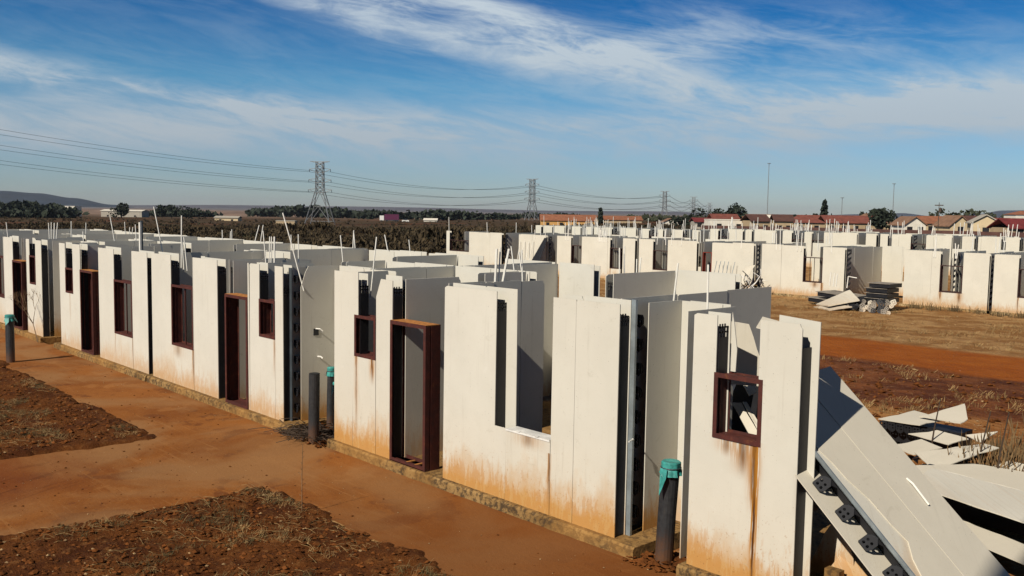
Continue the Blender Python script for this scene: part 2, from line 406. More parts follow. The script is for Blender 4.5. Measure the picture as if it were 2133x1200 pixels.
# ------------------------------------------------------------------ mesh helpers
class MB:
    def __init__(s): s.v = []; s.f = []
    def box(s, x0, x1, y0, y1, z0, z1):
        n = len(s.v)
        s.v += [(x0, y0, z0), (x1, y0, z0), (x1, y1, z0), (x0, y1, z0), (x0, y0, z1), (x1, y0, z1), (x1, y1, z1), (x0, y1, z1)]
        s.f += [(n, n + 3, n + 2, n + 1), (n + 4, n + 5, n + 6, n + 7), (n, n + 1, n + 5, n + 4), (n + 1, n + 2, n + 6, n + 5), (n + 2, n + 3, n + 7, n + 6), (n + 3, n, n + 4, n + 7)]
    def hexa(s, b, t):
        n = len(s.v); s.v += [tuple(q) for q in b] + [tuple(q) for q in t]; k = len(b)
        s.f.append(tuple(n + i for i in reversed(range(k)))); s.f.append(tuple(n + k + i for i in range(k)))
        for i in range(k):
            j = (i + 1) % k
            s.f.append((n + i, n + j, n + k + j, n + k + i))
    def plate(s, outline, holes, fn, th):
        """flat plate with holes; fn maps (a, b, depth) to xyz"""
        loops = [outline] + list(holes)
        pts = [p for l in loops for p in l]
        tris = tessellate_polygon([[Vector((p[0], p[1], 0)) for p in l] for l in loops])
        n = len(s.v); k = len(pts)
        s.v += [tuple(fn(a, b_, 0)) for a, b_ in pts] + [tuple(fn(a, b_, th)) for a, b_ in pts]
        for tri in tris:
            s.f.append(tuple(n + i for i in tri)); s.f.append(tuple(n + k + i for i in reversed(tri)))
        o = 0
        for l in loops:
            m_ = len(l)
            for i in range(m_):
                j = (i + 1) % m_
                s.f.append((n + o + i, n + o + j, n + k + o + j, n + k + o + i))
            o += m_
    def tube(s, pts, r, seg=6, cap=True):
        pts = [Vector(p) for p in pts]; n0 = len(s.v)
        rs = r if isinstance(r, (list, tuple)) else [r] * len(pts)
        prev = None
        for i, p in enumerate(pts):
            d = (pts[min(i + 1, len(pts) - 1)] - pts[max(i - 1, 0)]).normalized()
            if prev is None:
                a = d.orthogonal().normalized()
            else:
                a = (prev - d * prev.dot(d)).normalized()
            prev = a; b_ = d.cross(a)
            for k in range(seg):
                q = 2 * math.pi * k / seg
                s.v.append(tuple(p + (a * math.cos(q) + b_ * math.sin(q)) * rs[i]))
        for i in range(len(pts) - 1):
            for k in range(seg):
                k2 = (k + 1) % seg
                s.f.append((n0 + i * seg + k, n0 + i * seg + k2, n0 + (i + 1) * seg + k2, n0 + (i + 1) * seg + k))
        if cap:
            s.f.append(tuple(n0 + k for k in reversed(range(seg))))
            s.f.append(tuple(n0 + (len(pts) - 1) * seg + k for k in range(seg)))
    def lathe(s, prof, c=(0, 0, 0), seg=16, wob=None):
        n0 = len(s.v)
        for i, (r, z) in enumerate(prof):
            for k in range(seg):
                q = 2 * math.pi * k / seg
                rr = r * (wob(i, q) if wob else 1)
                s.v.append((c[0] + rr * math.cos(q), c[1] + rr * math.sin(q), c[2] + z))
        for i in range(len(prof) - 1):
            for k in range(seg):
                k2 = (k + 1) % seg
                s.f.append((n0 + i * seg + k, n0 + i * seg + k2, n0 + (i + 1) * seg + k2, n0 + (i + 1) * seg + k))
        s.f.append(tuple(n0 + k for k in reversed(range(seg))))
        s.f.append(tuple(n0 + (len(prof) - 1) * seg + k for k in range(seg)))
    def build(s, name, mat, parent=None, loc=None, smooth=False):
        me = bpy.data.meshes.new(name)
        off = Vector((0, 0, 0))
        if parent is not None and loc is None:
            off = world_loc(parent)
        elif loc is not None:
            off = Vector(loc)
        if off.length > 0:
            vs = [(a - off.x, b_ - off.y, c - off.z) for a, b_, c in s.v]
        else:
            vs = s.v
        me.from_pydata(vs, [], s.f)
        me.materials.append(M[mat] if isinstance(mat, str) else mat)
        if smooth: me.polygons.foreach_set('use_smooth', [True] * len(me.polygons))
        me.update()
        o = bpy.data.objects.new(name, me); COL.objects.link(o)
        if parent is not None: o.parent = parent
        if loc is not None and parent is None: o.location = loc
        return o

def world_loc(o):
    v = Vector((0, 0, 0))
    while o is not None:
        v += Vector(o.location); o = o.parent
    return v

def tag(o, label=None, cat=None, group=None, kind=None):
    if label: o['label'] = label
    if cat: o['category'] = cat
    if group: o['group'] = group
    if kind: o['kind'] = kind
    return o

def thing(name, label, cat, loc=(0, 0, 0), group=None, rz=0.0):
    o = bpy.data.objects.new(name, None); COL.objects.link(o)
    o.empty_display_size = .3
    o.location = loc; o.rotation_euler = (0, 0, rz)
    return tag(o, label, cat, group)

rnd = random.Random(7)

# air over the whole place
hz = bpy.data.materials.new('haze_air'); hz.use_nodes = True
ht = NT(hz.node_tree); ht.n.remove(ht.n['Principled BSDF'])
hv = ht.node('ShaderNodeVolumePrincipled'); hv.inputs['Color'].default_value = (.80, .88, 1.0, 1); hv.inputs['Density'].default_value = 0.00004; hv.inputs['Anisotropy'].default_value = 0.2
ht.l.new(hv.outputs[0], ht.n['Material Output'].inputs['Volume'])
M['haze'] = hz
mb = MB(); mb.box(-9300, 3300, -400, 9300, -12, 85)
tag(mb.build('haze', 'haze'), 'thin blue haze over the plain', kind='stuff')

# ------------------------------------------------------------------ terrain
def sst(v, a, b):
    t_ = max(0.0, min(1.0, (v - a) / (b - a))); return t_ * t_ * (3 - 2 * t_)

MOUNDS = [(-213, 96, 9, 1.6), (-200, 108, 8, 1.4), (-148, 88, 10, 1.3), (-136, 96, 8, 1.1), (-96, 70, 7, .9), (-84, 66, 6, .8), (-120, 78, 6, .7), (-225, 88, 10, 1.2), (-182, 92, 7, 1.0), (-70, 50, 5, .6)]
def terrain(x, y):
    h = -0.20 - .55 * sst(y, 14, 40) + .55 * sst(y, 55, 66)
    if y < -2: h += .0
    r = math.hypot(x, y)
    if r > 60:
        bear = y / max(-x, 1e-3) if x < 0 else 9
        left = 1 - sst(bear, .65, 1.25)
        h += -4.6 * sst(r, 70, 430) * left - .9 * sst(r, 90, 260) * (1 - left) - 3.0 * sst(r, 500, 1500)
        h += (noise.noise(Vector((x * .02, y * .02, 0)))) * .9 * sst(r, 70, 150) * (1 - sst(r, 400, 700))
    h += noise.noise(Vector((x * .35, y * .35, 3))) * .07 * sst(abs(y - 11), 4.5, 7) * (1 - .8 * sst(y, 25.2, 26.2) * (1 - sst(y, 31.5, 32.5)))
    if r > 55:
        for mx, my, mr, mh in MOUNDS:
            d = math.hypot(x - mx, y - my)
            if d < mr: h += mh * (1 - (d / mr) ** 2) ** 2 * (1 + .5 * noise.noise(Vector((x, y, 0)) * .5))
    return h

def axis_pts(lo, hi, a, b, step, g):
    p = []; v = a
    while v <= b: p.append(v); v += step
    s = step; v = a
    while v > lo: s *= g; v -= s; p.insert(0, v)
    s = step; v = b
    while v < hi: s *= g; v += s; p.append(v)
    return p
xs = axis_pts(-9000, 3000, -110, 6, .8, 1.06)
ys = axis_pts(-300, 9000, -3, 105, .8, 1.06)
g = MB(); nx = len(xs)
for yy in ys:
    for xx in xs: g.v.append((xx, yy, terrain(xx, yy)))
for j in range(len(ys) - 1):
    for i in range(nx - 1):
        a = j * nx + i; g.f.append((a, a + 1, a + nx + 1, a + nx))
tag(g.build('ground', 'ground', smooth=True), kind='structure')

# hills on the skyline
def ridge(name, pts, z0, depth, seed, col):
    """pts: (x, y, height)"""
    mb = MB(); N = 60; K = 8
    for i in range(N + 1):
        f = i / N * (len(pts) - 1); k = min(int(f), len(pts) - 2); u = f - k; u2 = u * u * (3 - 2 * u)
        a, b = pts[k], pts[k + 1]
        X = a[0] + (b[0] - a[0]) * u; Y = a[1] + (b[1] - a[1]) * u; H = a[2] + (b[2] - a[2]) * u2
        dirv = Vector((X, Y, 0)).normalized()
        for j in range(K + 1):
            q = j / K
            hh = H * math.sin(min(q * 1.0, 1) * math.pi / 2) ** .8 * (1 + .06 * noise.noise(Vector((X * .004 + seed, q * 3, 0)))) if j else 0
            mb.v.append((X - dirv.x * depth * (1 - q), Y - dirv.y * depth * (1 - q), z0 + hh))
        mb.v.append((X + dirv.x * depth, Y + dirv.y * depth, z0))
    for i in range(N):
        for j in range(K + 1):
            a = i * (K + 2) + j; mb.f.append((a, a + K + 2, a + K + 3, a + 1))
    m = simple(name + '_cover', col, .95, var=.3, scale=.01)
    return tag(mb.build('hill', m, smooth=True), kind='structure')
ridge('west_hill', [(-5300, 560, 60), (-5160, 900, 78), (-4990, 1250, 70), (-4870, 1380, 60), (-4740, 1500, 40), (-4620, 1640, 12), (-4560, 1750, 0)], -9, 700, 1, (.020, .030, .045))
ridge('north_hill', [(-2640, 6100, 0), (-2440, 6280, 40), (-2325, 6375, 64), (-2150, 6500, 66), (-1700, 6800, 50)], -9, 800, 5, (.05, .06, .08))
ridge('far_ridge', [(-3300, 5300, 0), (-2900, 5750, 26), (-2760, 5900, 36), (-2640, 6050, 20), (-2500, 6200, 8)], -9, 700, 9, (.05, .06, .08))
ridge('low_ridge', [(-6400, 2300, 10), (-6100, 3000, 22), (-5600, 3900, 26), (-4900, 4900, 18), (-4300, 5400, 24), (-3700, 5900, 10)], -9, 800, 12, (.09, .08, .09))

# ------------------------------------------------------------------ the paths and soil beds in front of the first row
def sheet(name, mat, x0, x1, y0, y1, step, zf, kind='structure'):
    mb = MB(); nx_ = max(1, int(round((x1 - x0) / step))); ny_ = max(1, int(round((y1 - y0) / step)))
    for j in range(ny_ + 1):
        for i in range(nx_ + 1):
            X = x0 + (x1 - x0) * i / nx_; Y = y0 + (y1 - y0) * j / ny_
            mb.v.append((X, Y, zf(X, Y)))
    for j in range(ny_):
        for i in range(nx_):
            a = j * (nx_ + 1) + i; mb.f.append((a, a + 1, a + nx_ + 2, a + nx_ + 1))
    return tag(mb.build(name, mat, smooth=True), kind=kind)

def path_z(X, Y):
    # swept dust builds up against the soil beds and breaks the slab's edge
    return -.130 + .006 * noise.noise(Vector((X * 1.5, Y * 1.5, 0)))
def wavy(v, k, a=.10): return a * (noise.noise(Vector((v * .9, k, 0))) + .6 * noise.noise(Vector((v * 3.1, k, 4))) + .3 * noise.noise(Vector((v * 9, k, 8))))
def path_slab(name, x0, x1, y0, y1, wx0=False, wx1=False, wy0=False):
    mb = MB(); st = .12
    nx_ = int((x1 - x0) / st); ny_ = int((y1 - y0) / st)
    for j in range(ny_ + 1):
        for i in range(nx_ + 1):
            u = i / nx_; v_ = j / ny_
            X = x0 + (x1 - x0) * u; Y = y0 + (y1 - y0) * v_
            mb.v.append((X, Y, path_z(X, Y)))
    for j in range(ny_):
        for i in range(nx_):
            a = j * (nx_ + 1) + i; mb.f.append((a, a + 1, a + nx_ + 2, a + nx_ + 1))
    # kerb face
    n0 = len(mb.v)
    for i in range(nx_ + 1):
        X = x0 + (x1 - x0) * i / nx_; mb.v.append((X, y0, path_z(X, y0))); mb.v.append((X, y0, -.32))
    for i in range(nx_):
        a = n0 + 2 * i; mb.f.append((a, a + 1, a + 3, a + 2))
    return tag(mb.build(name, 'path', smooth=True), kind='structure')
path_slab('path', -40, 2.0, 6.12, 8.02)
path_slab('path', -15.5, -11.72, -8.0, 6.118)

def soil_z(X, Y, edges):
    """clod bed, dipping under the path at its edges"""
    h = -.100
    h += .045 * noise.noise(Vector((X * 1.3, Y * 1.3, 5)))
    h += .050 * abs(noise.noise(Vector((X * 4.5, Y * 4.5, 2)))) + .035 * abs(noise.noise(Vector((X * 11, Y * 11, 8)))) + .012 * noise.noise(Vector((X * 26, Y * 26, 1)))
    e = 1e9
    for ax, c, sg in edges:
        d = (c - (X if ax == 'x' else Y)) * sg
        w_ = wavy(Y if ax == 'x' else X, c, .22)
        e = min(e, d + w_)
    h -= .13 * (1 - sst(e, -.30, -.02))
    return h
def sz2(X_, Y_): return soil_z(X_, Y_, [('x', -11.62, -1), ('y', 6.02, 1)])
def sz1(X_, Y_): return soil_z(X_, Y_, [('x', -15.58, 1), ('y', 6.02, 1)])
sheet('soil', 'soil', -34, -14.9, -2.0, 6.75, .055, sz1)
sheet('soil', 'soil', -12.35, -3.0, .2, 6.75, .045, sz2)

# ------------------------------------------------------------------ wall system
T_SKIN = .012
def wall_pt(axis, a, c, z): return (a, c, z) if axis == 'x' else (c, a, z)

def skin(parent, axis, c, a0, a1, z0, z1, openings=(), joints=None, mat='board', jit=.014, step=1.2, cuts=None, rs=None):
    """one skin of boards in the plane axis=const c (thickness towards +c); every board its own part"""
    rs = rs or rnd
    if joints is None:
        n = max(1, int(round((a1 - a0) / step))); joints = [a0 + (a1 - a0) * i / n for i in range(1, n)]
    ends = [a0] + sorted(j for j in joints if a0 + .05 < j < a1 - .05) + [a1]
    for i in range(len(ends) - 1):
        p, q = ends[i] + (.003 if i else 0), ends[i + 1] - (.003 if i < len(ends) - 2 else 0)
        top = z1 + rs.uniform(-jit, jit); off = rs.uniform(-.004, .004)
        lean_ = rs.uniform(-.010, .010); chipr = rs.choice((0, 0, 0, rs.uniform(.02, .07))); chipl = rs.choice((0, 0, 0, rs.uniform(.02, .06)))
        br = sorted({p, q} | {v for o in openings for v in (o[0], o[1]) if p < v < q})
        mb = MB(); runs = []
        for k in range(len(br) - 1):
            u, v = br[k], br[k + 1]; mid = (u + v) / 2
            zs = [(z0, top)]
            for o in openings:
                if o[0] <= mid <= o[1]:
                    nz = []
                    for lo, hi in zs:
                        if o[2] > lo + .01: nz.append((lo, min(hi, o[2])))
                        if o[3] < hi - .01: nz.append((max(lo, o[3]), hi))
                    zs = nz
            runs.append((u, v, zs))
        for u, v, zs in runs:
            for lo, hi in zs:
                if hi - lo < .02: continue
                ln_ = lean_ * (hi - z0) / max(.1, top - z0); l0_ = lean_ * (lo - z0) / max(.1, top - z0)
                pts = [(u, lo), (v, lo)]
                if hi > top - .001 and abs(v - q) < .002 and chipr: pts += [(v, hi - chipr * .9), (v - chipr * .35, hi - chipr * .5), (v - chipr * .5, hi)]
                else: pts.append((v, hi))
                if hi > top - .001 and abs(u - p) < .002 and chipl: pts += [(u + chipl, hi), (u + chipl * .5, hi - chipl * .3), (u, hi - chipl * .55)]
                else: pts.append((u, hi))
                fr_ = lambda a_, z_, d_: wall_pt(axis, a_, c + off + d_ + lean_ * (z_ - z0) / max(.1, top - z0), z_)
                mb.hexa([fr_(a_, z_, 0) for a_, z_ in pts], [fr_(a_, z_, T_SKIN) for a_, z_ in pts])
        if mb.v: mb.build('wall_board', mat, parent)

def poly_board(parent, axis, c, pts, mat='board', th=T_SKIN, name='wall_board'):
    mb = MB()
    b = [wall_pt(axis, a, c, z) for a, z in pts]; t_ = [wall_pt(axis, a, c + th, z) for a, z in pts]
    mb.hexa(b, t_)
    return mb.build(name, mat, parent)

def web_panel(parent, axis, a, c0, c1, z0, z1, lattice=True, th=.008):
    """black plastic cross web spanning the cavity, its top a ladder of holes"""
    mb = MB(); zt = z1 - (.14 if lattice else 0)
    def bx(ca, cb, za, zb):
        if axis == 'x': mb.box(a, a + th, ca, cb, za, zb)
        else: mb.box(ca, cb, a, a + th, za, zb)
    bx(c0, c1, z0, zt)
    if lattice:
        w_ = (c1 - c0)
        for k in range(4):
            u = c0 + w_ * k / 3.6
            bx(u, u + w_ * .12, zt, z1 - (.03 if k == 3 else 0))
        for zz in (zt + .045, zt + .095):
            bx(c0, c1, zz, zz + .018)
    return mb.build('web', 'black', parent)

HEXO = [(-.065, .065), (.045, .065), (.068, .03), (.068, -.045), (.02, -.085), (-.04, -.06), (-.065, -.03)]
def circ(cx, cz, r, n=6): return [(cx + r * math.cos(2 * math.pi * k / n), cz + r * math.sin(2 * math.pi * k / n)) for k in range(n)]
HOLES = [circ(-.028, .032, .016), circ(.022, .032, .016), circ(-.024, -.014, .015), circ(.026, -.014, .015)]
def bracket(parent, fn, mat='black', s=1.0):
    mb = MB(); o = [(a * s, b * s) for a, b in HEXO]; h = [[(a * s, b * s) for a, b in l] for l in HOLES]
    mb.plate(o, h, fn, .012)
    mb.plate([(a * s * .8, b * s) for a, b in HEXO[:4]] , [], lambda a, b, d: fn(a, b, d + .035), .008)
    return mb.build('bracket', mat, parent)
def bracket_column(parent, x, y, z0=.2, z1=2.52, n=9, plane='y', s=1.0):
    """brackets up the height of a wall; plates lie in the plane normal to +X ('x') or +Y ('y')"""
    for i in range(n):
        z = z0 + (z1 - z0) * i / (n - 1)
        if plane == 'x': fn = lambda a, b, d, z=z: (x + d, y + a, z + b)
        else: fn = lambda a, b, d, z=z: (x + a, y + d, z + b)
        bracket(parent, fn, s=s)

def frame_ring(mb, x0, x1, z0, z1, y0, y1, t_, bottom=True):
    mb.box(x0, x0 + t_, y0, y1, z0, z1); mb.box(x1 - t_, x1, y0, y1, z0, z1)
    mb.box(x0 + t_, x1 - t_, y0, y1, z1 - t_, z1)
    if bottom: mb.box(x0 + t_, x1 - t_, y0, y1, z0, z0 + t_)

def window_frame(parent, x0, x1, z0, z1, y, mat='frame', mull=None, depth=.20, proud=.012):
    f = MB()
    frame_ring(f, x0, x1, z0, z1, y - proud, y - proud + .012, .048)          # face flange
    frame_ring(f, x0 + .012, x1 - .012, z0 + .012, z1 - .012, y - proud + .012, y + .06, .012)
    frame_ring(f, x0 + .016, x1 - .016, z0 + .016, z1 - .016, y + .045, y + .075, .024)  # rebate step
    frame_ring(f, x0 + .024, x1 - .024, z0 + .024, z1 - .024, y + .075, y + depth, .010)
    frame_ring(f, x0 + .01, x1 - .01, z0 + .01, z1 - .01, y + depth, y + depth + .010, .05)
    o = f.build('window_frame', mat, parent)
    if mull:
        for q in mull:
            m = MB(); m.box(q - .012, q + .012, y + .05, y + .075, z0 + .05, z1 - .05); m.build('mullion', mat, o)
    return o

def door_frame(parent, x0, x1, z1, y, mat='frame', depth=.24, proud=.03):
    f = MB()
    def jamb(xa, xb, sg):
        f.box(xa, xb, y - proud, y - proud + .012, 0, z1)
    frame_ring(f, x0, x1, 0, z1, y - proud, y - proud + .012, .055)
    frame_ring(f, x0 + .0, x1 - .0, 0, z1 - .012, y - proud + .012, y + .05, .014)
    frame_ring(f, x0 + .006, x1 - .006, .01, z1 - .014, y + .05, y + .075, .018)
    frame_ring(f, x0 + .0, x1 - .0, 0, z1 - .012, y + .075, y + depth - .012, .014)
    frame_ring(f, x0, x1, 0, z1, y + depth - .012, y + depth, .055)
    o = f.build('door_frame', mat, parent)
    h = MB(); h.box(x0 + .004, x1 - .004, y - proud + .014, y + depth - .014, z1 - .009, z1 + .003)
    h.build('frame_head', 'rust', o)
    return o

def conduit(parent, x, y, dx_, dy_, dz_, r=.011, z0=2.3, mat='conduit'):
    mb = MB(); k = dz_
    lo = z0 - 2.7
    mb.tube([(x + dx_ * lo / k, y + dy_ * lo / k, z0), (x, y, 2.7), (x + dx_ * .5, y + dy_ * .5, 2.7 + dz_ * .52), (x + dx_, y + dy_, 2.7 + dz_)], r, 6)
    return mb.build('conduit', mat, parent)

# ------------------------------------------------------------------ first row
Y0 = 8.07; TH = .19; H1 = 2.71
def opening_webs(parent, openings, slots, y=Y0, z1=2.58):
    for (x0, x1, z0, z2) in openings:
        web_panel(parent, 'x', x0 + .012, y + T_SKIN + .004, y + TH - .018, z0 + .01, z1)
        web_panel(parent, 'x', x1 - .022, y + T_SKIN + .004, y + TH - .018, z0 + .01, z1, False)

def front(parent, a0, a1, openings, joints, mats='board', endgap=.0, inner=True):
    skin(parent, 'x', Y0, a0, a1, .0, H1, openings, joints, mats, jit=.012)
    if inner:
        io = [(x0 + .006, x1 - .006, z0, z1) for x0, x1, z0, z1 in openings]
        skin(parent, 'x', Y0 + TH - T_SKIN, a0 - .02, a1 + endgap, .0, H1 + .03, io, None, 'board_clean', jit=.02)
    opening_webs(parent, openings, ())

def twin(parent, axis, c, a0, a1, openings=(), h=H1, mat='board_clean', joints=None, both=True, jit=.02, z0=0, webs=True, th=.17):
    skin(parent, axis, c, a0, a1, z0, h, openings, joints, mat, jit=jit)
    if both:
        skin(parent, axis, c - th if axis == 'y' else c + th, a0, a1, z0, h, openings, joints, mat, jit=jit)
    if webs:
        lo, hi = (c - th + .014, c - .003) if axis == 'y' else (c + .014, c + th - .003)
        for aa in (a0 + .03, a1 - .04):
            web_panel(parent, axis, aa, lo, hi, z0 + .01, h - .13)

def slab(parent, x0, x1, y0, y1, z0=-.34, z1=0.0, mat='slab', front_ragged=True):
    mb = MB(); N = max(8, int((x1 - x0) / .12)); rows = []
    for i in range(N + 1):
        X = x0 + (x1 - x0) * i / N
        r_ = .018 * noise.noise(Vector((X * 2.1, 1, 0))) + .012 * noise.noise(Vector((X * 8, 5, 0)))
        c_ = abs(noise.noise(Vector((X * 3.3, 9, 2)))) * .02
        rows.append([(X, y0 - .015 + r_, z0), (X, y0 + r_, z1 - .02 - c_), (X, y0 + .025 + r_, z1), (X, y1, z1), (X, y1, z0)])
    n0 = 0
    for rw in rows: mb.v += rw
    for i in range(N):
        a = i * 5
        for k in range(4): mb.f.append((a + k, a + 5 + k, a + 6 + k, a + 1 + k))
    mb.f.append((0, 1, 2, 3, 4)); b_ = N * 5; mb.f.append((b_ + 4, b_ + 3, b_ + 2, b_ + 1, b_))
    return mb.build('slab', mat, parent)

def interior(parent, xp, sg, back=((.15, 4.3), (4.3, 6.7)), backwin=((1.1, 3.0, .9),), y_dry=(8.26, 13.6), party=True, dry=True, stub=True):
    """cross walls of one dwelling, measured from its wet party wall"""
    X = lambda s_: xp + sg * s_
    def yw(s_, y0, y1, **k): twin(parent, 'y', X(s_) - (T_SKIN if sg < 0 else 0), y0, y1, **k)
    def xw(y, s0, s1, **k):
        a, b = sorted((X(s0), X(s1))); twin(parent, 'x', y, a, b, **k)
    if party: yw(.1 if sg > 0 else -.1, 9.14, 13.6)
    yw(2.2, 8.27, 9.32)
    xw(10.9, .14, 2.1)
    yw(2.05, 9.95, 10.86)
    yw(3.4, 8.27, 9.98, joints=[8.95, 9.5])
    yw(3.1, 11.9, 13.56)
    if stub: xw(10.72, 5.9, 6.78)
    if dry: yw(6.9, y_dry[0], y_dry[1])
    for s0, s1 in back:
        ops = []
        for w0, w1, zs in backwin:
            a, b = sorted((X(w0), X(w1)))
            if a < max(X(s0), X(s1)) and b > min(X(s0), X(s1)): ops.append((a, b, zs, 3.0))
        a, b = sorted((X(s0), X(s1)))
        twin(parent, 'x', 13.6, a, b, ops)
        for a, b, zs, _ in ops:
            window_frame(parent, a, b, zs, 2.06, 13.6, 'frame')

CN = 'half built twin-skin houses in the front row'
# --- unit B: nearest complete house
hB = thing('unfinished_house', 'roofless white panel house nearest the camera with a wide window hole that has no frame', 'house', (-9.9, 8.1, 0), CN)
slab(hB, -13.1, -6.62, 7.98, 13.9)
opB = [(-12.41, -11.82, 1.45, 3), (-11.42, -10.17, 0, 3), (-9.09, -8.05, .94, 3)]
mB = board_mat('board_rust_bathroom', rust=[(-12.36, 1.45, 1.45, .045, .8), (-11.92, 1.46, .45, .07, 1.0), (-8.45, .93, .22, .25, .5), (-8.07, .75, .75, .03, .9)])
M['boardB'] = mB
# boards, the one left of the door with a broken top corner
skin(hB, 'x', Y0, -13.0, -11.83, 0, H1 + .05, [(-12.30, -11.7, 1.45, 3), (-12.41, -11.7, 1.45, 2.1)], [-12.46], 'boardB')
poly_board(hB, 'x', Y0, [(-11.825, 0), (-11.42, 0), (-11.40, 2.69), (-11.70, 2.70), (-11.825, 2.42)], 'boardB')
skin(hB, 'x', Y0, -10.17, -6.98, 0, H1, [(-9.09, -8.05, .94, 3)], [-8.87, -8.05, -7.66], 'boardB', jit=.006)
ioB = [(-12.3, -11.82, 1.45, 3), (-11.40, -10.2, 0, 3), (-8.87, -8.06, .94, 3)]
skin(hB, 'x', Y0 + TH - T_SKIN, -13.0, -6.975, 0, H1 + .03, ioB, [-12.2, -11.2, -10.2, -9.5, -7.7], 'board_clean')
for x in (-12.29, -9.08): web_panel(hB, 'x', x, Y0 + .016, Y0 + TH - .018, .9, 2.58)
web_panel(hB, 'x', -11.395, Y0 + .016, Y0 + TH - .018, 0.01, 2.60)
web_panel(hB, 'x', -6.995, Y0 + .016, Y0 + TH - .018, 0.01, 2.60)
window_frame(hB, -12.41, -11.83, 1.45, 2.1, Y0)
door_frame(hB, -11.42, -10.55, 2.11, Y0)
sill = MB(); sill.box(-8.86, -8.06, Y0 - .006, Y0 + TH, .935, .945); sill.box(-8.86, -8.06, Y0 - .010, Y0 - .002, .918, .945)
for q_ in (-8.62, -8.28): sill.box(q_ - .03, q_ + .03, Y0 - .02, Y0 + .01, .945, .952)
sill.build('window_sill', 'white', hB)
th_ = MB(); th_.box(-11.40, -10.57, Y0 - .03, Y0 + .2, .004, .014)
for k in range(3): th_.box(-11.1 + k * .2, -11.06 + k * .2, Y0 - .02, Y0 + .19, .014, .03)
th_.build('threshold', 'rust', hB)
for s0, s1 in ((-6.98, -6.93),):
    p = MB(); p.box(-6.972, -6.966, 8.262, 8.32, 0, 2.76); p.box(-6.966, -6.905, 8.258, 8.264, 0, 2.76); p.box(-6.911, -6.905, 8.264, 8.29, 0, 2.76)
    p.build('steel_stud', 'steel', hB)
interior(hB, -13.55, 1, back=((.15, 4.35),), y_dry=(8.3, 10.3), dry=False, stub=False)
# its end wall: outer panel, brackets on the inner skin's cavity face
skin(hB, 'y', -6.935, 8.52, 9.13, 0, H1, (), [], 'board', jit=0)
skin(hB, 'y', -7.13, 8.26, 11.4, 0, H1 + .03, (), [9.3, 10.35], 'board_clean', jit=.02)
bracket_column(hB, -7.035, 8.46, .22, 2.50, 9, 'y')
twin(hB, 'x', 9.13, -6.92, -6.34, joints=[], webs=False)
rod = MB(); rod.tube([(-6.98, 8.33, 1.13), (-6.86, 8.22, 1.16), (-6.84, 8.12, 1.15)], .008); rod.build('wall_tie', 'conduit', hB)

# --- unit A: last house, fallen apart
hA = thing('unfinished_house', 'fallen end house, one narrow front panel with a red window frame still standing', 'house', (-5.3, 8.1, 0), CN)
slab(hA, -6.0, -4.72, 7.96, 13.6)
M['boardA'] = board_mat('board_rust_end', rust=[(-5.145, 1.46, 2.0, .038, 2.2), (-5.17, 1.46, .8, .07, 1.0), (-5.30, 1.44, .40, .13, .8), (-5.50, 1.44, .20, .12, .6)])
skin(hA, 'x', Y0, -5.95, -5.14, 0, H1, [(-5.66, -5.0, 1.44, 3)], [], 'boardA', jit=0)
skin(hA, 'x', Y0, -5.14, -4.68, 0, H1 + .005, [(-5.2, -5.09, 1.44, 2.12)], [], 'boardA', jit=0)
poly_board(hA, 'x', Y0 + TH - T_SKIN, [(-5.9, 0), (-5.62, 0), (-5.62, 2.72), (-5.9, 2.72)], 'board_clean')
poly_board(hA, 'x', Y0 + TH - T_SKIN, [(-5.60, 2.12), (-5.54, 2.12), (-5.53, 2.35), (-5.57, 2.60), (-5.60, 2.74)], 'board_clean')
poly_board(hA, 'x', Y0 + TH - T_SKIN, [(-5.05, 0), (-4.61, 0), (-4.60, 2.73), (-5.05, 2.76)], 'board_clean')
web_panel(hA, 'x', -5.645, Y0 + .016, Y0 + TH - .018, 1.45, 2.62)
web_panel(hA, 'x', -4.69, Y0 + .016, Y0 + TH - .018, .0, 2.48, False)
window_frame(hA, -5.67, -5.09, 1.44, 2.12, Y0)
skin(hA, 'y', -6.10, 8.14, 9.02, 0, H1, (), [], 'board_clean', jit=0)
bracket_column(hA, -6.03, 8.30, .25, 2.45, 9, 'y')

# --- unit C
hC = thing('unfinished_house', 'roofless white panel house left of the gap with three black pipes', 'house', (-17.5, 8.1, 0), CN)
slab(hC, -20.5, -14.3, 7.95, 13.9)
M['boardC'] = board_mat('board_rust_bedroom', amount=.6, rust=[(-18.36, .82, .82, .045, 1.2), (-19.1, .80, .3, .3, .4), (-14.98, 1.42, .8, .035, .7)])
opC = [(-19.40, -18.33, .82, 3), (-17.22, -15.95, 0, 3), (-15.53, -14.95, 1.42, 3)]
front(hC, -20.45, -14.66, opC, [-19.42, -18.32, -17.2, -15.9, -14.94], 'boardC')
window_frame(hC, -19.40, -18.33, .82, 2.1, Y0, mull=(-18.85,))
door_frame(hC, -16.86, -15.95, 2.09, Y0)
window_frame(hC, -15.53, -14.95, 1.42, 2.1, Y0)
interior(hC, -13.55, -1, back=((.15, 1.5), (2.4, 4.2), (4.5, 6.7)), backwin=(), party=False, y_dry=(8.27, 13.7))
poly_board(hC, 'y', -14.52, [(8.33, 0), (9.08, 0), (9.08, 2.72), (8.48, 2.73), (8.42, 2.62), (8.33, 2.36)], 'board')
skin(hC, 'y', -14.70, 8.26, 9.1, 0, H1, (), [], 'board_clean', jit=0)
bracket_column(hC, -14.62, 8.29, .22, 2.50, 9, 'y')
p = MB(); p.box(-14.70, -14.60, 8.20, 8.215, 0, 2.70); p.build('steel_stud', 'darksteel', hC)
p = MB(); p.box(-14.80, -14.775, 8.13, 8.15, 0.25, 2.70); p.build('board_strip', 'board_clean', hC)
twin(hC, 'x', 9.1, -14.48, -13.0, joints=[-13.7])
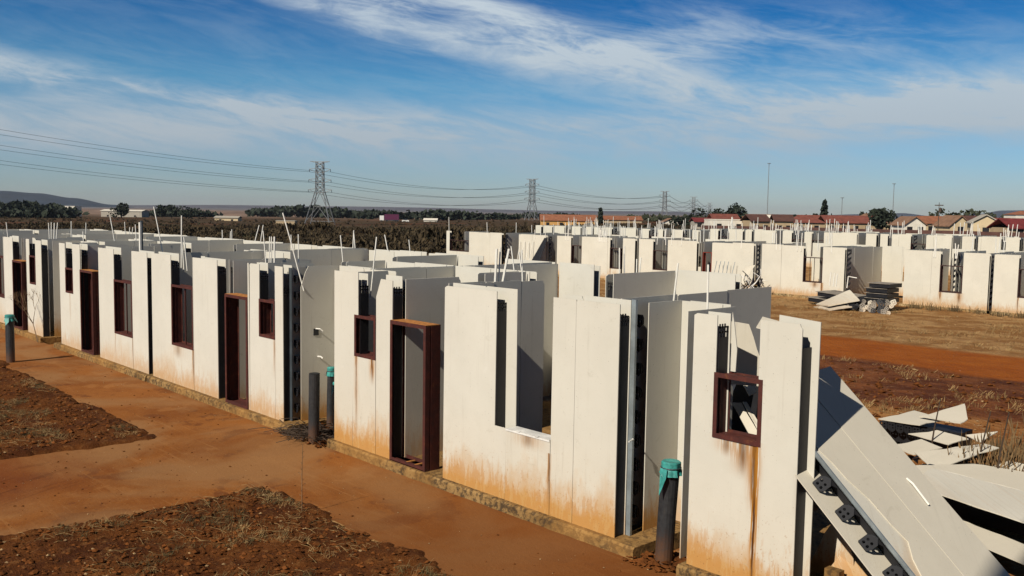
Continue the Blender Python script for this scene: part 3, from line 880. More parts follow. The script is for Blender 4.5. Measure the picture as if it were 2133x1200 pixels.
web_panel(hC, 'x', -14.68, Y0 + .016, Y0 + TH - .018, 0.01, 2.35)
lp = MB(); lp.tube([(-14.50, 8.62, 1.62), (-14.42, 8.66, 1.62), (-14.40, 8.70, 1.58)], .012); lp.build('conduit', 'conduit', hC)
bx = MB(); bx.box(-14.512, -14.500, 8.58, 8.68, 1.50, 1.62); bx.build('socket_box', 'black', hC)
lp = MB(); lp.tube([(-14.50, 8.66, 1.12), (-14.40, 8.66, 1.13), (-14.37, 8.68, 1.10)], .014); lp.build('conduit', 'conduit', hC)

# --- unit D
hD = thing('unfinished_house', 'roofless white panel house with a grey double stud rising behind its middle window', 'house', (-23.7, 8.1, 0), CN)
slab(hD, -26.95, -20.55, 7.94, 13.9)
M['boardD'] = board_mat('board_rust_left', amount=.45, rust=[(-21.62, .71, .71, .03, .6), (-22.7, .72, .72, .03, .5), (-25.9, 1.4, .9, .04, .4)])
opD = [(-26.23, -25.62, 1.42, 3), (-25.04, -23.76, 0, 3), (-22.72, -21.60, .71, 3)]
front(hD, -26.70, -20.70, opD, [-26.0, -25.05, -23.75, -22.72, -21.6], 'boardD')
web_panel(hD, 'x', -20.712, Y0 + .016, Y0 + TH - .018, 0.01, 2.58)
web_panel(hD, 'x', -20.49, Y0 + .016, Y0 + TH - .018, 0.01, 2.58)
window_frame(hD, -26.23, -25.62, 1.42, 2.08, Y0)
door_frame(hD, -25.04, -24.12, 2.09, Y0)
window_frame(hD, -22.72, -21.60, .71, 1.99, Y0, mull=(-22.1,))
interior(hD, -27.3, 1, back=((.15, 2.3), (2.4, 4.2), (4.5, 6.7)), backwin=(), dry=False)
for (xa, ya, mm, hh) in ((-23.57, 9.03, 'conduit', .62), (-23.70, 9.12, 'darksteel', .66)):
    p = MB(); p.box(xa - .035, xa + .035, ya - .02, ya + .02, 2.2, 2.7 + hh); p.build('steel_stud', mm, hD)
# --- unit E
hE = thing('unfinished_house', 'roofless white panel house at the left edge of the photo beside the leafless shrub', 'house', (-31.3, 8.1, 0), CN)
slab(hE, -34.3, -28.1, 7.94, 13.9)
opE = [(-33.3, -32.08, .80, 3), (-31.07, -29.71, 0, 3), (-29.40, -28.84, 1.44, 3)]
front(hE, -34.1, -28.3, opE, [-33.3, -32.05, -31.05, -29.7, -28.85], 'board_clean')
window_frame(hE, -33.3, -32.08, .80, 2.08, Y0)
door_frame(hE, -31.07, -30.1, 2.04, Y0)
window_frame(hE, -29.40, -28.84, 1.44, 2.26, Y0)
web_panel(hE, 'x', -28.31, Y0 + .016, Y0 + TH - .018, 0.01, 2.5)
interior(hE, -27.3, -1, party=False, back=((.15, 3.0), (3.3, 6.7)), backwin=())
skin(hE, 'y', -28.25, 8.36, 9.1, 0, H1, (), [], 'board', jit=0)
twin(hE, 'x', 9.1, -28.22, -26.76, joints=[-27.4])
# --- unit F (past the left edge; its rear walls show over unit E)
hF = thing('unfinished_house', 'farthest front row house, rear walls only showing at the left edge', 'house', (-37.5, 8.1, 0), CN)
slab(hF, -41, -34.35, 7.94, 13.9)
front(hF, -40.6, -34.3, [(-39.4, -38.2, .8, 3)], None)
interior(hF, -41.1, 1, back=((.15, 2.3), (2.4, 4.2), (4.5, 6.7)), backwin=(), dry=False)
for hs, x0 in ((hB, -13.0), (hD, -26.75)):
    skin(hs, 'y', x0, 8.27, 9.1, 0, H1, (), [], 'board_clean', jit=.01)

CND = [(-32.81, 8.39, -0.06, -0.02, 0.44, hE), (-29.9, 8.77, -0.05, 0.0, 0.48, hE), (-29.89, 8.82, -0.03, 0.02, 0.5, hE), (-29.87, 8.89, -0.03, 0.03, 0.48, hE), (-30.26, 9.07, -0.01, 0.05, 0.48, hE), (-31.02, 9.74, -0.04, 0.02, 0.51, hE), (-36.11, 11.85, -0.03, 0.02, 0.37, hF), (-27.39, 8.92, -0.03, 0, 0.29, hE), (-28.63, 10.2, -0.13, -0.06, 0.68, hE), (-34.7, 12.76, -0.05, 0, 0.43, hF), (-34.68, 12.9, -0.01, 0.02, 0.24, hF), (-34.66, 12.99, 0.0, 0.03, 0.24, hF), (-28.08, 10.64, -0.05, 0, 0.47, hE), (-23.78, 9.65, -0.21, -0.1, 1.01, hD), (-20.39, 8.72, -0.06, 0.04, 0.83, hD), (-20.38, 8.75, -0.04, 0, 0.35, hD), (-20.36, 8.8, -0.05, -0.01, 0.35, hD), (-27.38, 13.01, -0.03, 0.01, 0.32, hD), (-28.11, 13.62, -0.01, 0.02, 0.26, hE), (-28.1, 13.67, -0.02, 0.01, 0.32, hE), (-16.85, 8.9, -0.08, -0.01, 0.58, hC), (-26.25, 13.7, 0.02, 0.08, 0.5, hD), (-26.61, 13.7, 0.05, 0.12, 0.49, hD), (-16.82, 8.96, -0.03, 0.03, 0.47, hC), (-16.8, 8.99, -0.03, 0.03, 0.47, hC), (-16.78, 9.05, -0.03, 0.02, 0.47, hC), (-24.04, 13.5, -0.03, 0.01, 0.27, hD), (-16.88, 9.64, -0.04, 0.02, 0.51, hC), (-14.6, 8.32, -0.26, -0.14, 0.95, hC), (-20.29, 12.81, -0.05, -0.01, 0.37, hC), (-20.9, 13.6, -0.06, -0.01, 0.46, hD), (-21.16, 13.7, -0.02, 0.04, 0.47, hD), (-12.83, 8.69, 0.0, 0.07, 0.59, hB), (-19.57, 13.7, -0.08, -0.04, 0.4, hC), (-18.49, 13.6, -0.04, -0.01, 0.31, hC), (-10.28, 9.1, -0.02, 0.04, 0.49, hB), (-10.29, 9.18, -0.02, 0.04, 0.51, hB), (-10.26, 9.23, 0.03, 0.09, 0.49, hB), (-11.91, 10.98, -0.07, -0.02, 0.44, hB), (-11.69, 10.95, -0.05, -0.02, 0.35, hB), (-10.24, 9.61, -0.04, 0.01, 0.47, hB), (-10.53, 12.14, -0.03, 0.02, 0.45, hB), (-10.55, 12.29, -0.03, 0.02, 0.47, hB), (-10.54, 12.6, -0.01, 0.01, 0.25, hB), (-10.54, 12.68, 0, 0.03, 0.27, hB), (-7.02, 9.1, 0.01, 0.05, 0.45, hB), (-6.16, 8.59, -0.03, 0.03, 0.49, hA)]
for i, (x, y, a, b, c, hs) in enumerate(CND):
    conduit(hs, x, y, a, b, c, .018 if i in (3, 25, 35, 37) else (.014 if x < -19 else .011))

# ------------------------------------------------------------------ capped soil pipes
PG = 'capped soil pipes standing in front of the wall gaps'
def vent_pipe(x, y, z0, z1, lean, r, label, cap=True, bag=1.0, seed=0):
    t_ = thing('soil_pipe', label, 'pipe', (x, y, z0), PG)
    mb = MB(); mb.tube([(x, y, z0 - .2), (x + lean[0] * .5, y + lean[1] * .5, (z0 + z1) / 2), (x + lean[0], y + lean[1], z1)], r, 18)
    if not cap:
        mb.v = mb.v; 
    mb.build("pipe_body", "pipe", t_)
    tx, ty = x + lean[0], y + lean[1]
    if cap:
        rs = random.Random(seed)
        ph = [rs.uniform(0, 6.28) for _ in range(4)]
        def wob(i, q):
            k = (0, .0, .02, .03, .02, .05, .10, .15)[min(i, 7)] * bag
            return 1 + k * (math.sin(5 * q + ph[0]) * .6 + math.sin(9 * q + ph[1]) * .5 + math.sin(3 * q + ph[2]) * .5)
        c = MB()
        prof = [(r * .3, .026), (r * .92, .024), (r * 1.06, .010), (r * 1.07, -.045), (r * 1.03, -.06), (r * 1.08, -.07), (r * 1.16, -.10), (r * 1.24, -.13)]
        c.lathe(prof, (tx, ty, z1), 36, wob)
        c.f.pop()
        fl = rs.uniform(0, 6.28)
        for q0, ln in ((fl, .24), (fl + 2.4, .17), (fl + 4.2, .13)):
            n = len(c.v); ra = r * 1.22
            a0, a1 = q0 - .5, q0 + .4
            c.v += [(tx + ra * math.cos(a0), ty + ra * math.sin(a0), z1 - .05), (tx + ra * math.cos(a1), ty + ra * math.sin(a1), z1 - .05),
                    (tx + ra * 1.5 * math.cos(q0), ty + ra * 1.5 * math.sin(q0), z1 - .05 - ln * bag), (tx + ra * 1.35 * math.cos(a1), ty + ra * 1.35 * math.sin(a1), z1 - .14)]
            c.f.append((n, n + 1, n + 3, n + 2))
        c.build('cap', 'teal', t_)
        k = MB(); k.lathe([(r * 1.12, -.040), (r * 1.14, -.045), (r * 1.12, -.052)], (tx, ty, z1), 18); k.build('tie', 'darksteel', t_)
    else:
        k = MB(); k.lathe([(r * .90, -.002), (r * .90, .001)], (tx, ty, z1), 18); k.build('pipe_bore', 'dark', t_)
    return t_
vent_pipe(-25.01, 6.38, -.15, 1.02, (.01, .0), .10, 'short black pipe with a teal cap standing alone on the path at the left', seed=1)
vent_pipe(-13.50, 7.98, -.15, 1.04, (.08, -.03), .090, 'thick black pipe without a cap, open topped, before the second wall gap', cap=False)
vent_pipe(-14.03, 8.62, -.15, .98, (.04, .0), .066, 'black pipe with a neat teal cap against the grey end panel', bag=.5, seed=3)
vent_pipe(-13.44, 8.38, -.15, .82, (-.02, .0), .048, 'slimmer black pipe with a flapping teal cap beside the stained corner board', bag=1.6, seed=4)
vent_pipe(-6.40, 8.24, -.17, 1.00, (.09, -.02), .102, 'big leaning black pipe with a teal cap in the nearest wall gap', bag=1.2, seed=5)
mb = MB(); mb.tube([(-6.49, 8.22, -.12), (-6.46, 8.24, .18)], .012)
tag(mb.build('white_conduit', 'conduit'), 'short white stub lying against the big leaning black pipe', 'conduit')

# ------------------------------------------------------------------ second row (beyond the dirt road)
Y2 = 46.5; Z2 = -.62; H2 = 2.09
CN2 = 'half built twin-skin houses in the second row'
r2 = random.Random(21)
def row_house(label, x0, x1, y, z0, h, fronts, openings, crosses, mat, group, depth=5.6, frames=(), webs=(), backs=None, conds=(), cols=()):
    t_ = thing('unfinished_house', label, 'house', ((x0 + x1) / 2, y, z0), group)
    zt = z0 + h
    s = MB(); s.box(x0 - .15, x1 + .15, y - .12, y + depth + .2, z0 - .5, z0); s.build('slab', 'slab_far', t_)
    for a0, a1 in fronts:
        skin(t_, 'x', y, a0, a1, z0, zt, openings, None, mat, jit=.03, rs=r2)
        skin(t_, 'x', y + .18, a0, a1, z0, zt, openings, None, mat, jit=.03, rs=r2)
    for (a, b, zl, zh) in openings:
        web_panel(t_, 'x', a + .012, y + .016, y + .176, zl + .01, zt - .14, False)
    for c, b0, b1 in crosses:
        skin(t_, 'y', c, b0, b1, z0, zt, (), None, mat, jit=.03, rs=r2)
        skin(t_, 'y', c - .17, b0, b1, z0, zt, (), None, mat, jit=.03, rs=r2)
    for (a0, a1, yy) in (backs or [(x0, x1, y + depth)]):
        skin(t_, 'x', yy, a0, a1, z0, zt, [(a0 + 1.2, a0 + 2.4, z0 + .8, 9)], None, mat, jit=.03, rs=r2)
    for (a, b, zl, zh, mt, ml) in frames:
        window_frame(t_, a, b, zl, zh, y, mt, mull=ml)
    for xw_ in webs:
        web_panel(t_, 'x', xw_, y + .016, y + .176, z0, zt - .12, False)
    for (xc, yc) in cols:
        lattice_strip(t_, xc - .13, xc + .13, yc, z0 + .05, zt - .08)
    for (xc, yc, hh, lx) in conds:
        mb_ = MB(); mb_.tube([(xc, yc, zt - .3), (xc + lx, yc, zt + hh)], .026, 5); mb_.build('conduit', 'conduit', t_)
    return t_
def lattice_strip(parent, x0, x1, y, z0, z1):
    # black cross-web strip seen end-on in an open joint: two rails, slanting bars and holed plates
    mb = MB(); w_ = x1 - x0
    mb.box(x0, x0 + w_ * .16, y, y + .02, z0, z1)
    z = z0
    while z < z1 - .1:
        h = min(.30, z1 - z)
        mb.hexa([(x0 + w_ * .1, y - .004, z), (x0 + w_ * .1, y - .004, z + .13), (x1, y - .004, z + h), (x1, y - .004, z + h - .13)], [(x0 + w_ * .1, y + .016, z), (x0 + w_ * .1, y + .016, z + .13), (x1, y + .016, z + h), (x1, y + .016, z + h - .13)])
        z += .27
    return mb.build('web', 'black', parent)
def rc(x0, x1, y0, n, hh=(.3, .9)):
    out = []
    for k in range(n):
        x_ = r2.uniform(x0, x1); m_ = r2.choice((1, 1, 2, 3)) if n > 4 else 1
        for q in range(m_): out.append((x_ + q * .12, y0 + r2.choice((0, 2.0, 5.6)), r2.uniform(*hh), r2.uniform(-.07, .07)))
    return out
F2 = 'frame2'
row_house('left end house of the second row, its barred window open to the dark field', -58.4, -51.5, Y2, Z2, 2.7,
          [(-58.4, -51.87)], [(-58.0, -55.63, Z2 + 1.15, 9)], [(-51.35 - .2, Y2 + .3, Y2 + 5.6), (-56.3, Y2 + .2, Y2 + 2.6)], 'board_far', CN2,
          frames=[(-58.0, -55.63, .55, 1.42, F2, (-57.3, -56.8, -56.3))], webs=(-51.86,), backs=[(-53, -51.5, Y2 + 5.6)],
          conds=[(-58.2, Y2 + .1, 1.1, -.05)] + rc(-55, -52, Y2, 3), cols=[(-51.6, Y2 + .25)])
row_house('second row house with a dark tapering sheet and white rods leaning on it', -50.9, -44.8, Y2, Z2, 2.7,
          [(-50.0, -47.2), (-46.1, -44.75)], [], [(-50.05, Y2 + .3, Y2 + 5.6), (-46.35, Y2 + .3, Y2 + 4.0), (-47.3, Y2 + .2, Y2 + 5.6)], 'board_far', CN2,
          webs=(-44.77,), conds=rc(-50, -45, Y2, 12), cols=[(-47.0, Y2 + .25)])
row_house('second row house right of the leaning rods, a brown window at each end', -44.7, -40.2, Y2, Z2, 2.7,
          [(-43.75, -40.25)], [(-41.2, -40.25, .08, 9)], [(-44.0, Y2 + .2, Y2 + 5), (-40.9, Y2 + .3, Y2 + 2.2), (-43.9, Y2 + .2, Y2 + 3)], 'board_far', CN2,
          frames=[(-44.7, -43.75, .17, 1.47, F2, (-44.2,)), (-41.2, -40.25, .08, 1.43, F2, ())], conds=rc(-44, -41, Y2, 9))
row_house('second row house with two thin dark slots beside one brown framed window', -40.1, -34.2, Y2, Z2, 2.7,
          [(-40.1, -39.08), (-38.75, -34.25)], [(-37.6, -36.45, .19, 9)], [(-39.3, Y2 + .3, Y2 + 5.4), (-36.9, Y2 + .3, Y2 + 3.5), (-38.9, Y2 + .2, Y2 + 3.5)], 'board_far', CN2,
          frames=[(-37.6, -36.45, .19, 1.42, F2, (-37.0,))], webs=(-39.07, -34.27), conds=rc(-39, -35, Y2, 11))
row_house('second row house with the bright red door jamb', -33.9, -30.2, Y2, Z2, 2.7,
          [(-33.15, -30.28)], [], [(-33.9, Y2 + .2, Y2 + 4.5), (-33.0, Y2 + .9, Y2 + 5.5)], 'board_far', CN2,
          frames=[(-33.8, -33.15, Z2 + .02, 1.47, 'redpaint', ())], conds=rc(-33, -30.5, Y2, 4), cols=[(-30.1, Y2 + .2)])
row_house('second row house left of the debris pile with a three-pane brown window', -29.9, -24.7, Y2, Z2, 2.7,
          [(-29.75, -24.72)], [(-27.13, -25.98, .12, 9)], [(-29.95, Y2 + .2, Y2 + 5.0), (-26.15, Y2 + .3, Y2 + 4.0), (-24.95, Y2 + .4, Y2 + 4.6)], 'board_far', CN2,
          frames=[(-27.13, -25.98, .12, 1.49, F2, (-26.75, -26.5))], webs=(-24.74,), conds=rc(-29, -25, Y2, 5), cols=[(-24.62, Y2 + .25), (-26.0, Y2 + .6)],
          backs=[(-24.9, -21.5, Y2 + 4.6), (-29.7, -26, Y2 + 5.4)])
row_house('second row house right of the debris pile, wide window with a thin central bar', -21.5, -17.4, Y2, Z2, 2.7,
          [(-21.5, -17.44)], [(-19.72, -18.63, .11, 9)], [(-21.4, Y2 + .2, Y2 + 5.0), (-19.0, Y2 + .5, Y2 + 3.6), (-17.6, Y2 + .4, Y2 + 5)], 'board_far', CN2,
          frames=[(-19.72, -18.63, .11, 1.43, F2, (-19.15,))], webs=(-17.46,), conds=rc(-21, -18, Y2, 5), cols=[(-19.25, Y2 + .7), (-17.33, Y2 + .2)])
row_house('second row house cut by the right edge of the photo', -17.25, -10.5, Y2, Z2, 2.7,
          [(-17.22, -10.6)], [(-16.14, -14.9, .11, 9)], [(-16.9, Y2 + .4, Y2 + 5.2), (-13.6, Y2 + .3, Y2 + 5)], 'board_far', CN2,
          frames=[(-16.14, -14.9, .11, 1.44, F2, (-15.5,))], conds=rc(-17, -14, Y2, 5))
# leaning sheet and rods in front of the second house
mb = MB(); mb.hexa([(-48.3, Y2 - 1.0, Z2), (-47.2, Y2 - 1.0, Z2), (-46.9, Y2 - .15, 1.85), (-47.2, Y2 - .15, 1.9)], [(-48.3, Y2 - .98, Z2), (-47.2, Y2 - .98, Z2), (-46.9, Y2 - .13, 1.85), (-47.2, Y2 - .13, 1.9)])
tag(mb.build('leaning_sheet', 'black'), 'dark tapering sheet leaning on the second row wall right of the white rods', 'sheet')
for k in range(7):
    mb = MB(); a = -49.6 + k * .36 + r2.uniform(-.1, .1)
    mb.tube([(a, Y2 - .6, Z2), (a + r2.uniform(-.1, .3), Y2 - .1, 1.0 + r2.uniform(-.5, .7))], .02, 5)
    tag(mb.build('white_rod', 'conduit'), ['leftmost', 'second from left', 'third from left', 'middle', 'third from right', 'second from right', 'rightmost'][k] + ' white rod leaning on the wall left of the dark tapering sheet', 'rod', 'white rods leaning on the second row wall')

# ------------------------------------------------------------------ third and fourth rows
CN3 = 'half built twin-skin houses in the farther rows'
M['board_fourth'] = M['board_third']
def far_row(y, z0, spans, labels, seed, dens=7):
    rs = random.Random(seed)
    for (x0, x1), lb in zip(spans, labels):
        ops = []; fr = []; x = x0 + .8
        while x < x1 - 1.6:
            w_ = rs.choice((.25, .3, 1.1, 1.1, 1.0)); zl = z0 + (.8 if w_ > .5 else 0)
            ops.append((x, x + w_, zl, 9))
            if w_ > .5: fr.append((x, x + w_, zl, z0 + 2.08, F2, ()))
            x += w_ + rs.uniform(.5, 1.5)
        cr = [(rs.uniform(x0 + .4, x1), y + .3, y + rs.uniform(2.5, 5.4)) for _ in range(3)] + [(x0 + .2, y + .2, y + 5.4), (x1, y + .2, y + 5.4)]
        cd = []
        for _ in range(dens):
            a = rs.uniform(x0, x1); b = y + rs.choice((.1, .1, 2.5, 5.5)); 
            for q in range(rs.choice((1, 2, 2, 3))): cd.append((a + q * .16, b, rs.uniform(.35, 1.05), rs.uniform(-.12, .12)))
        row_house(lb, x0, x1, y, z0, 2.7, [(x0, x1)], ops, cr, 'board_third', CN3, frames=fr, conds=cd, backs=[(x0 + .4, x1 - 1.0, y + 5.5)],
                 cols=[(a + .12, y + .45) for a, b, c_, d_ in ops[::2]][:4])
far_row(66, -.20, [(-13.5 - 6.9 * k - 6.2, -13.5 - 6.9 * k) for k in range(5)],
        ['third row house farthest right, below the maroon roof', 'third row house below the beige gabled building', 'third row house below the tan roofed houses',
         'third row house below the white gabled house', 'third row house below the long orange roof'], 31, 11)
far_row(66, -.38, [(-48.5 - 6.9 * k - 6.2, -48.5 - 6.9 * k) for k in range(3)],
        ['third row house below the white flat roofed building', 'third row house below the nearer right pylon', 'third row house left end, before the low orange roofs'], 37, 12)
far_row(86, -.75, [(-44 - 7.2 * k - 6.4, -44 - 7.2 * k) for k in range(3)],
        ['fourth row house below the brown gabled roof', 'fourth row house below the dark round trees', 'fourth row house at the left end of its row'], 41, 10)

# ------------------------------------------------------------------ fallen panels at the right end
def oriented(parent_loc, ang, rz=0.0, rx=0.0):
    """frame: local x runs down the slope, y across, z out of the face"""
    m_ = Matrix.Translation(Vector(parent_loc)) @ Matrix.Rotation(rz, 4, 'Z') @ Matrix.Rotation(ang, 4, 'Y') @ Matrix.Rotation(rx, 4, 'X')
    return m_

def set_m(o, m_): o.matrix_world = m_

def lbox(mat4, parent, name, mat, boxes=(), polys=()):
    """mesh whose parts are given in the panel's own frame"""
    mb = MB()
    for b in boxes: mb.box(*b)
    for pts, z0, z1 in polys: mb.hexa([(a, b, z0) for a, b in pts], [(a, b, z1) for a, b in pts])
    me = bpy.data.meshes.new(name); me.from_pydata(mb.v, [], mb.f); me.materials.append(M[mat]); me.update()
    o = bpy.data.objects.new(name, me); COL.objects.link(o); o.parent = parent
    return o

fp = thing('fallen_wall_panel', 'big double-skin wall panel toppled at a slope, leaning on the end of the front row', 'wall panel')
fp.matrix_world = oriented((-5.36, 8.28, 1.89), R(42.4), R(0), R(4))
L = 2.85
# upper skin: two boards side by side; the near one broken back along its lower edge
lbox(None, fp, 'wall_board', 'board_debris', polys=[([(0.02, .62), (L, .62), (L, 1.26), (0.0, 1.24)], .19, .202)])
lbox(None, fp, 'wall_board', 'board_debris', polys=[([(0.02, .03), (.85, .06), (1.0, .10), (1.2, .12), (1.45, .20), (1.75, .22), (1.95, .26), (2.1, .14), (2.3, .06), (L, .02), (L, .612), (0.02, .612)], .186, .198)])
lbox(None, fp, 'wall_board', 'board', polys=[([(0.6, .02), (2.25, .02), (2.25, .3), (.6, .3)], .178, .185)])
lbox(None, fp, 'wall_board', 'board_debris', boxes=[(.92, L, -.23, 1.24, -.012, 0)])
lbox(None, fp, 'steel_edge', 'steel', boxes=[(.0, L, -.012, .004, .155, .20), (.0, L, -.012, .03, .155, .163)])
lbox(None, fp, 'shadow_gap_web', 'black', boxes=[(.1, L, .10, .108, .0, .178)])
for k in range(6):
    xk = 1.12 + k * .33
    mb = MB()
    mb.plate(HEXO, HOLES, lambda a, b, d, xk=xk: (xk + a, -.09 + d - b * .4, .085 - b), .012)
    mb.box(xk - .06, xk + .05, -.10, .10, .001, .010)
    me = bpy.data.meshes.new('bracket'); me.from_pydata(mb.v, [], mb.f); me.materials.append(M['black']); me.update()
    o = bpy.data.objects.new('bracket', me); COL.objects.link(o); o.parent = fp
mb = MB(); mb.tube([(1.42, .95, .205), (1.50, .94, .225), (1.74, .93, .216)], .011, 8)
me = bpy.data.meshes.new('conduit_stub'); me.from_pydata(mb.v, [], mb.f); me.materials.append(M['conduit']); me.update()
o = bpy.data.objects.new('conduit_stub', me); COL.objects.link(o); o.parent = fp

def loose_sheet(label, pts3, th=.012, mat='board_debris', name='fallen_board', group=None, rag=.022):
    """a board given by its corners (any plane), with real thickness"""
    a, b, c = (Vector(p) for p in pts3[:3]); n = (b - a).cross(c - a).normalized()
    if n.z < 0: n = -n
    if rag:
        cen = sum((Vector(p) for p in pts3), Vector()) / len(pts3); out = []
        for i in range(len(pts3)):
            p, q = Vector(pts3[i]), Vector(pts3[(i + 1) % len(pts3)]); k = max(2, int((q - p).length / .14)); rough = i % 2 or len(pts3) > 4
            for j in range(k):
                v = p.lerp(q, j / k); inw = (cen - v).normalized()
                if j or rough: v = v + inw * rnd.uniform(0, rag * (2.2 if rough else .35)) + n * rnd.uniform(-.004, .004)
                out.append(tuple(v))
        pts3 = out
    mb = MB(); mb.hexa([tuple(Vector(p) - n * th) for p in pts3], [tuple(p) for p in pts3])
    o = mb.build(name, mat)
    return tag(o, label, 'board', group)
G_D = 'broken boards strewn around the fallen end house'
loose_sheet('slim grey board slanting behind the upper window gap of the fallen house', [(-5.97, 8.7, 2.58), (-5.79, 8.85, 2.56), (-5.56, 9.0, 1.87), (-5.94, 8.75, 1.87)], group=G_D, rag=.01)
loose_sheet('narrow board propped inside, seen low through the small red window', [(-5.81, 8.6, 1.71), (-5.72, 8.65, 1.72), (-5.35, 8.45, 1.46), (-5.45, 8.4, 1.46)], group=G_D, rag=.006)
loose_sheet('second narrow board beside it, seen through the small red window', [(-5.70, 8.65, 1.73), (-5.69, 8.7, 1.73), (-5.34, 8.5, 1.50), (-5.35, 8.45, 1.48)], group=G_D, rag=.004)
loose_sheet('pale board scrap showing in the top of the small red window', [(-6.22, 9.3, 1.87), (-6.06, 9.4, 1.88), (-5.88, 9.2, 1.75), (-5.92, 9.1, 1.70)], group=G_D, rag=.01)
loose_sheet('black sheet added as the shade inside the fallen house', [(-6.75, 9.6, .3), (-5.45, 9.4, .3), (-5.6, 9.95, 1.92), (-6.75, 10.2, 2.05)], mat='black', name='core_and_shade_piece', th=.06)  # added black sheet that stands for the shade behind the window, no real core
tp = thing('fallen_wall_panel', 'grey panel with two black brackets lying level behind the top of the end wall', 'wall panel')
mb = MB(); mb.hexa([(-5.55, 8.62, 2.55), (-4.85, 8.60, 2.46), (-5.0, 8.98, 2.52), (-5.72, 9.0, 2.62)], [(-5.55, 8.62, 2.562), (-4.85, 8.60, 2.472), (-5.0, 8.98, 2.532), (-5.72, 9.0, 2.632)]); mb.build('wall_board', 'board_debris', tp)
for xk, zk in ((-5.27, 2.56), (-5.03, 2.53)):
    bracket(tp, lambda a, b, d, xk=xk, zk=zk: (xk + a, 8.62 + d, zk - b * .6 + .02), s=1.1)
mb = MB(); mb.box(-5.25, -5.235, 8.9, 8.95, 0, 2.50); mb.build('prop', 'steel', tp)
# party wall remnant seen past the fallen house
loose_sheet('pointed broken board standing at the foot of the big sloping panel', [(-5.05, 8.95, -.02), (-4.35, 8.75, .0), (-4.62, 8.95, .75), (-4.72, 9.0, .85)], group=G_D, mat='board')
loose_sheet('board with an orange mud stain lying under the big sloping panel', [(-4.75, 8.55, -.0), (-4.1, 8.40, .03), (-3.9, 8.9, .20), (-4.6, 9.1, .45)], group=G_D, mat='board')
mb = MB(); mb.box(-4.60, -4.44, 8.52, 8.62, .12, .24); tag(mb.build('broken_block', 'slab'), 'small mud stained block lying on the board under the sloping panel', 'block')
# heap of boards right of the sloping panel
HG = 'flat boards heaped on the ground at the right edge'
loose_sheet('uppermost far board of the heap with a dark ribbed edge', [(-7.35, 15.2, .34), (-6.55, 15.0, .40), (-6.35, 15.5, .46), (-7.1, 16.0, .42)], group=HG)
loose_sheet('pointed board riding on the far end of the heap', [(-6.75, 15.4, .46), (-5.95, 15.1, .52), (-5.95, 15.35, .56), (-6.3, 16.1, .66)], group=HG)
hp = thing('core_and_shade_piece', 'black ribbed panel core exposed under the far boards of the heap', 'panel core', (-6.5, 15.1, 0))
mb = MB(); mb.box(-7.3, -6.0, 15.25, 15.7, .0, .33); mb.build('core_slab', 'black', hp)
for k in range(9):
    bracket(hp, lambda a, b, d, k=k: (-7.2 + k * .14 + a, 15.08 + .0 + d, .27 + b), s=1.0)
loose_sheet('flat scrap tucked under the pointed board of the heap', [(-6.6, 14.7, .30), (-5.9, 14.55, .28), (-5.75, 14.95, .34), (-6.3, 15.05, .36)], group=HG)
loose_sheet('curled board in the middle of the heap pointing at the weeds', [(-6.0, 13.6, .30), (-5.5, 13.1, .22), (-5.05, 14.2, .46), (-5.35, 14.5, .42)], group=HG)
loose_sheet('broken strip left of the curled board', [(-6.55, 14.0, .24), (-6.05, 13.7, .22), (-5.85, 14.2, .30), (-6.3, 14.5, .30)], group=HG)
loose_sheet('small triangular scrap between the heap and the weeds', [(-5.8, 14.9, .40), (-5.5, 14.7, .36), (-5.4, 15.1, .50)], group=HG)
loose_sheet('dark tilted board behind the curled one', [(-5.3, 13.5, .10), (-4.9, 13.2, .06), (-4.2, 14.3, .20), (-5.0, 14.5, .24)], group=HG)
loose_sheet('broad tan board lying flat across the right of the heap', [(-5.75, 12.55, .33), (-3.9, 12.2, .30), (-3.2, 13.7, .34), (-5.1, 13.4, .36)], group=HG)
loose_sheet('whitest ridged board in front of the broad tan one', [(-5.2, 11.45, .44), (-3.2, 11.0, .38), (-3.4, 12.2, .42), (-5.2, 12.35, .46)], group=HG, mat='board_clean')
loose_sheet('lower board poking out beneath the whitest ridged board', [(-4.7, 11.0, .16), (-3.0, 10.4, .10), (-3.1, 11.0, .12), (-4.6, 11.4, .18)], group=HG)
mb = MB(); mb.box(-5.1, -3.3, 11.7, 12.1, .06, .36); tag(mb.build('core_and_shade_piece', 'black'), 'black panel core packed under the whitest ridged board', 'panel core')
mb = MB(); mb.box(-5.6, -3.6, 12.7, 13.2, .02, .28); tag(mb.build('core_and_shade_piece', 'black'), 'black panel core packed under the broad tan board', 'panel core')
loose_sheet('board end sticking up at the very right edge beside the weeds', [(-3.95, 13.9, .2), (-3.3, 13.7, .2), (-3.2, 13.75, .75), (-3.6, 13.9, .7)], group=HG)
for k in range(26):
    X_, Y_ = rnd.uniform(-6.9, -4.0), 0
    Y_ = 14.9 - (X_ + 6.9) * .95 + rnd.uniform(-.6, .7); a_ = rnd.uniform(0, 6.28); s_ = rnd.uniform(.05, .16)
    P_ = [(X_ + s_ * math.cos(a_ + q) * rnd.uniform(.6, 1.3), Y_ + s_ * math.sin(a_ + q) * rnd.uniform(.6, 1.3), rnd.uniform(-.02, .10)) for q in (0, 1.6, 3.1, 4.7)]
    loose_sheet('small broken chip of board among the heap', P_, group='small chips of board in the heap', name='board_chip', th=.01, rag=.0)
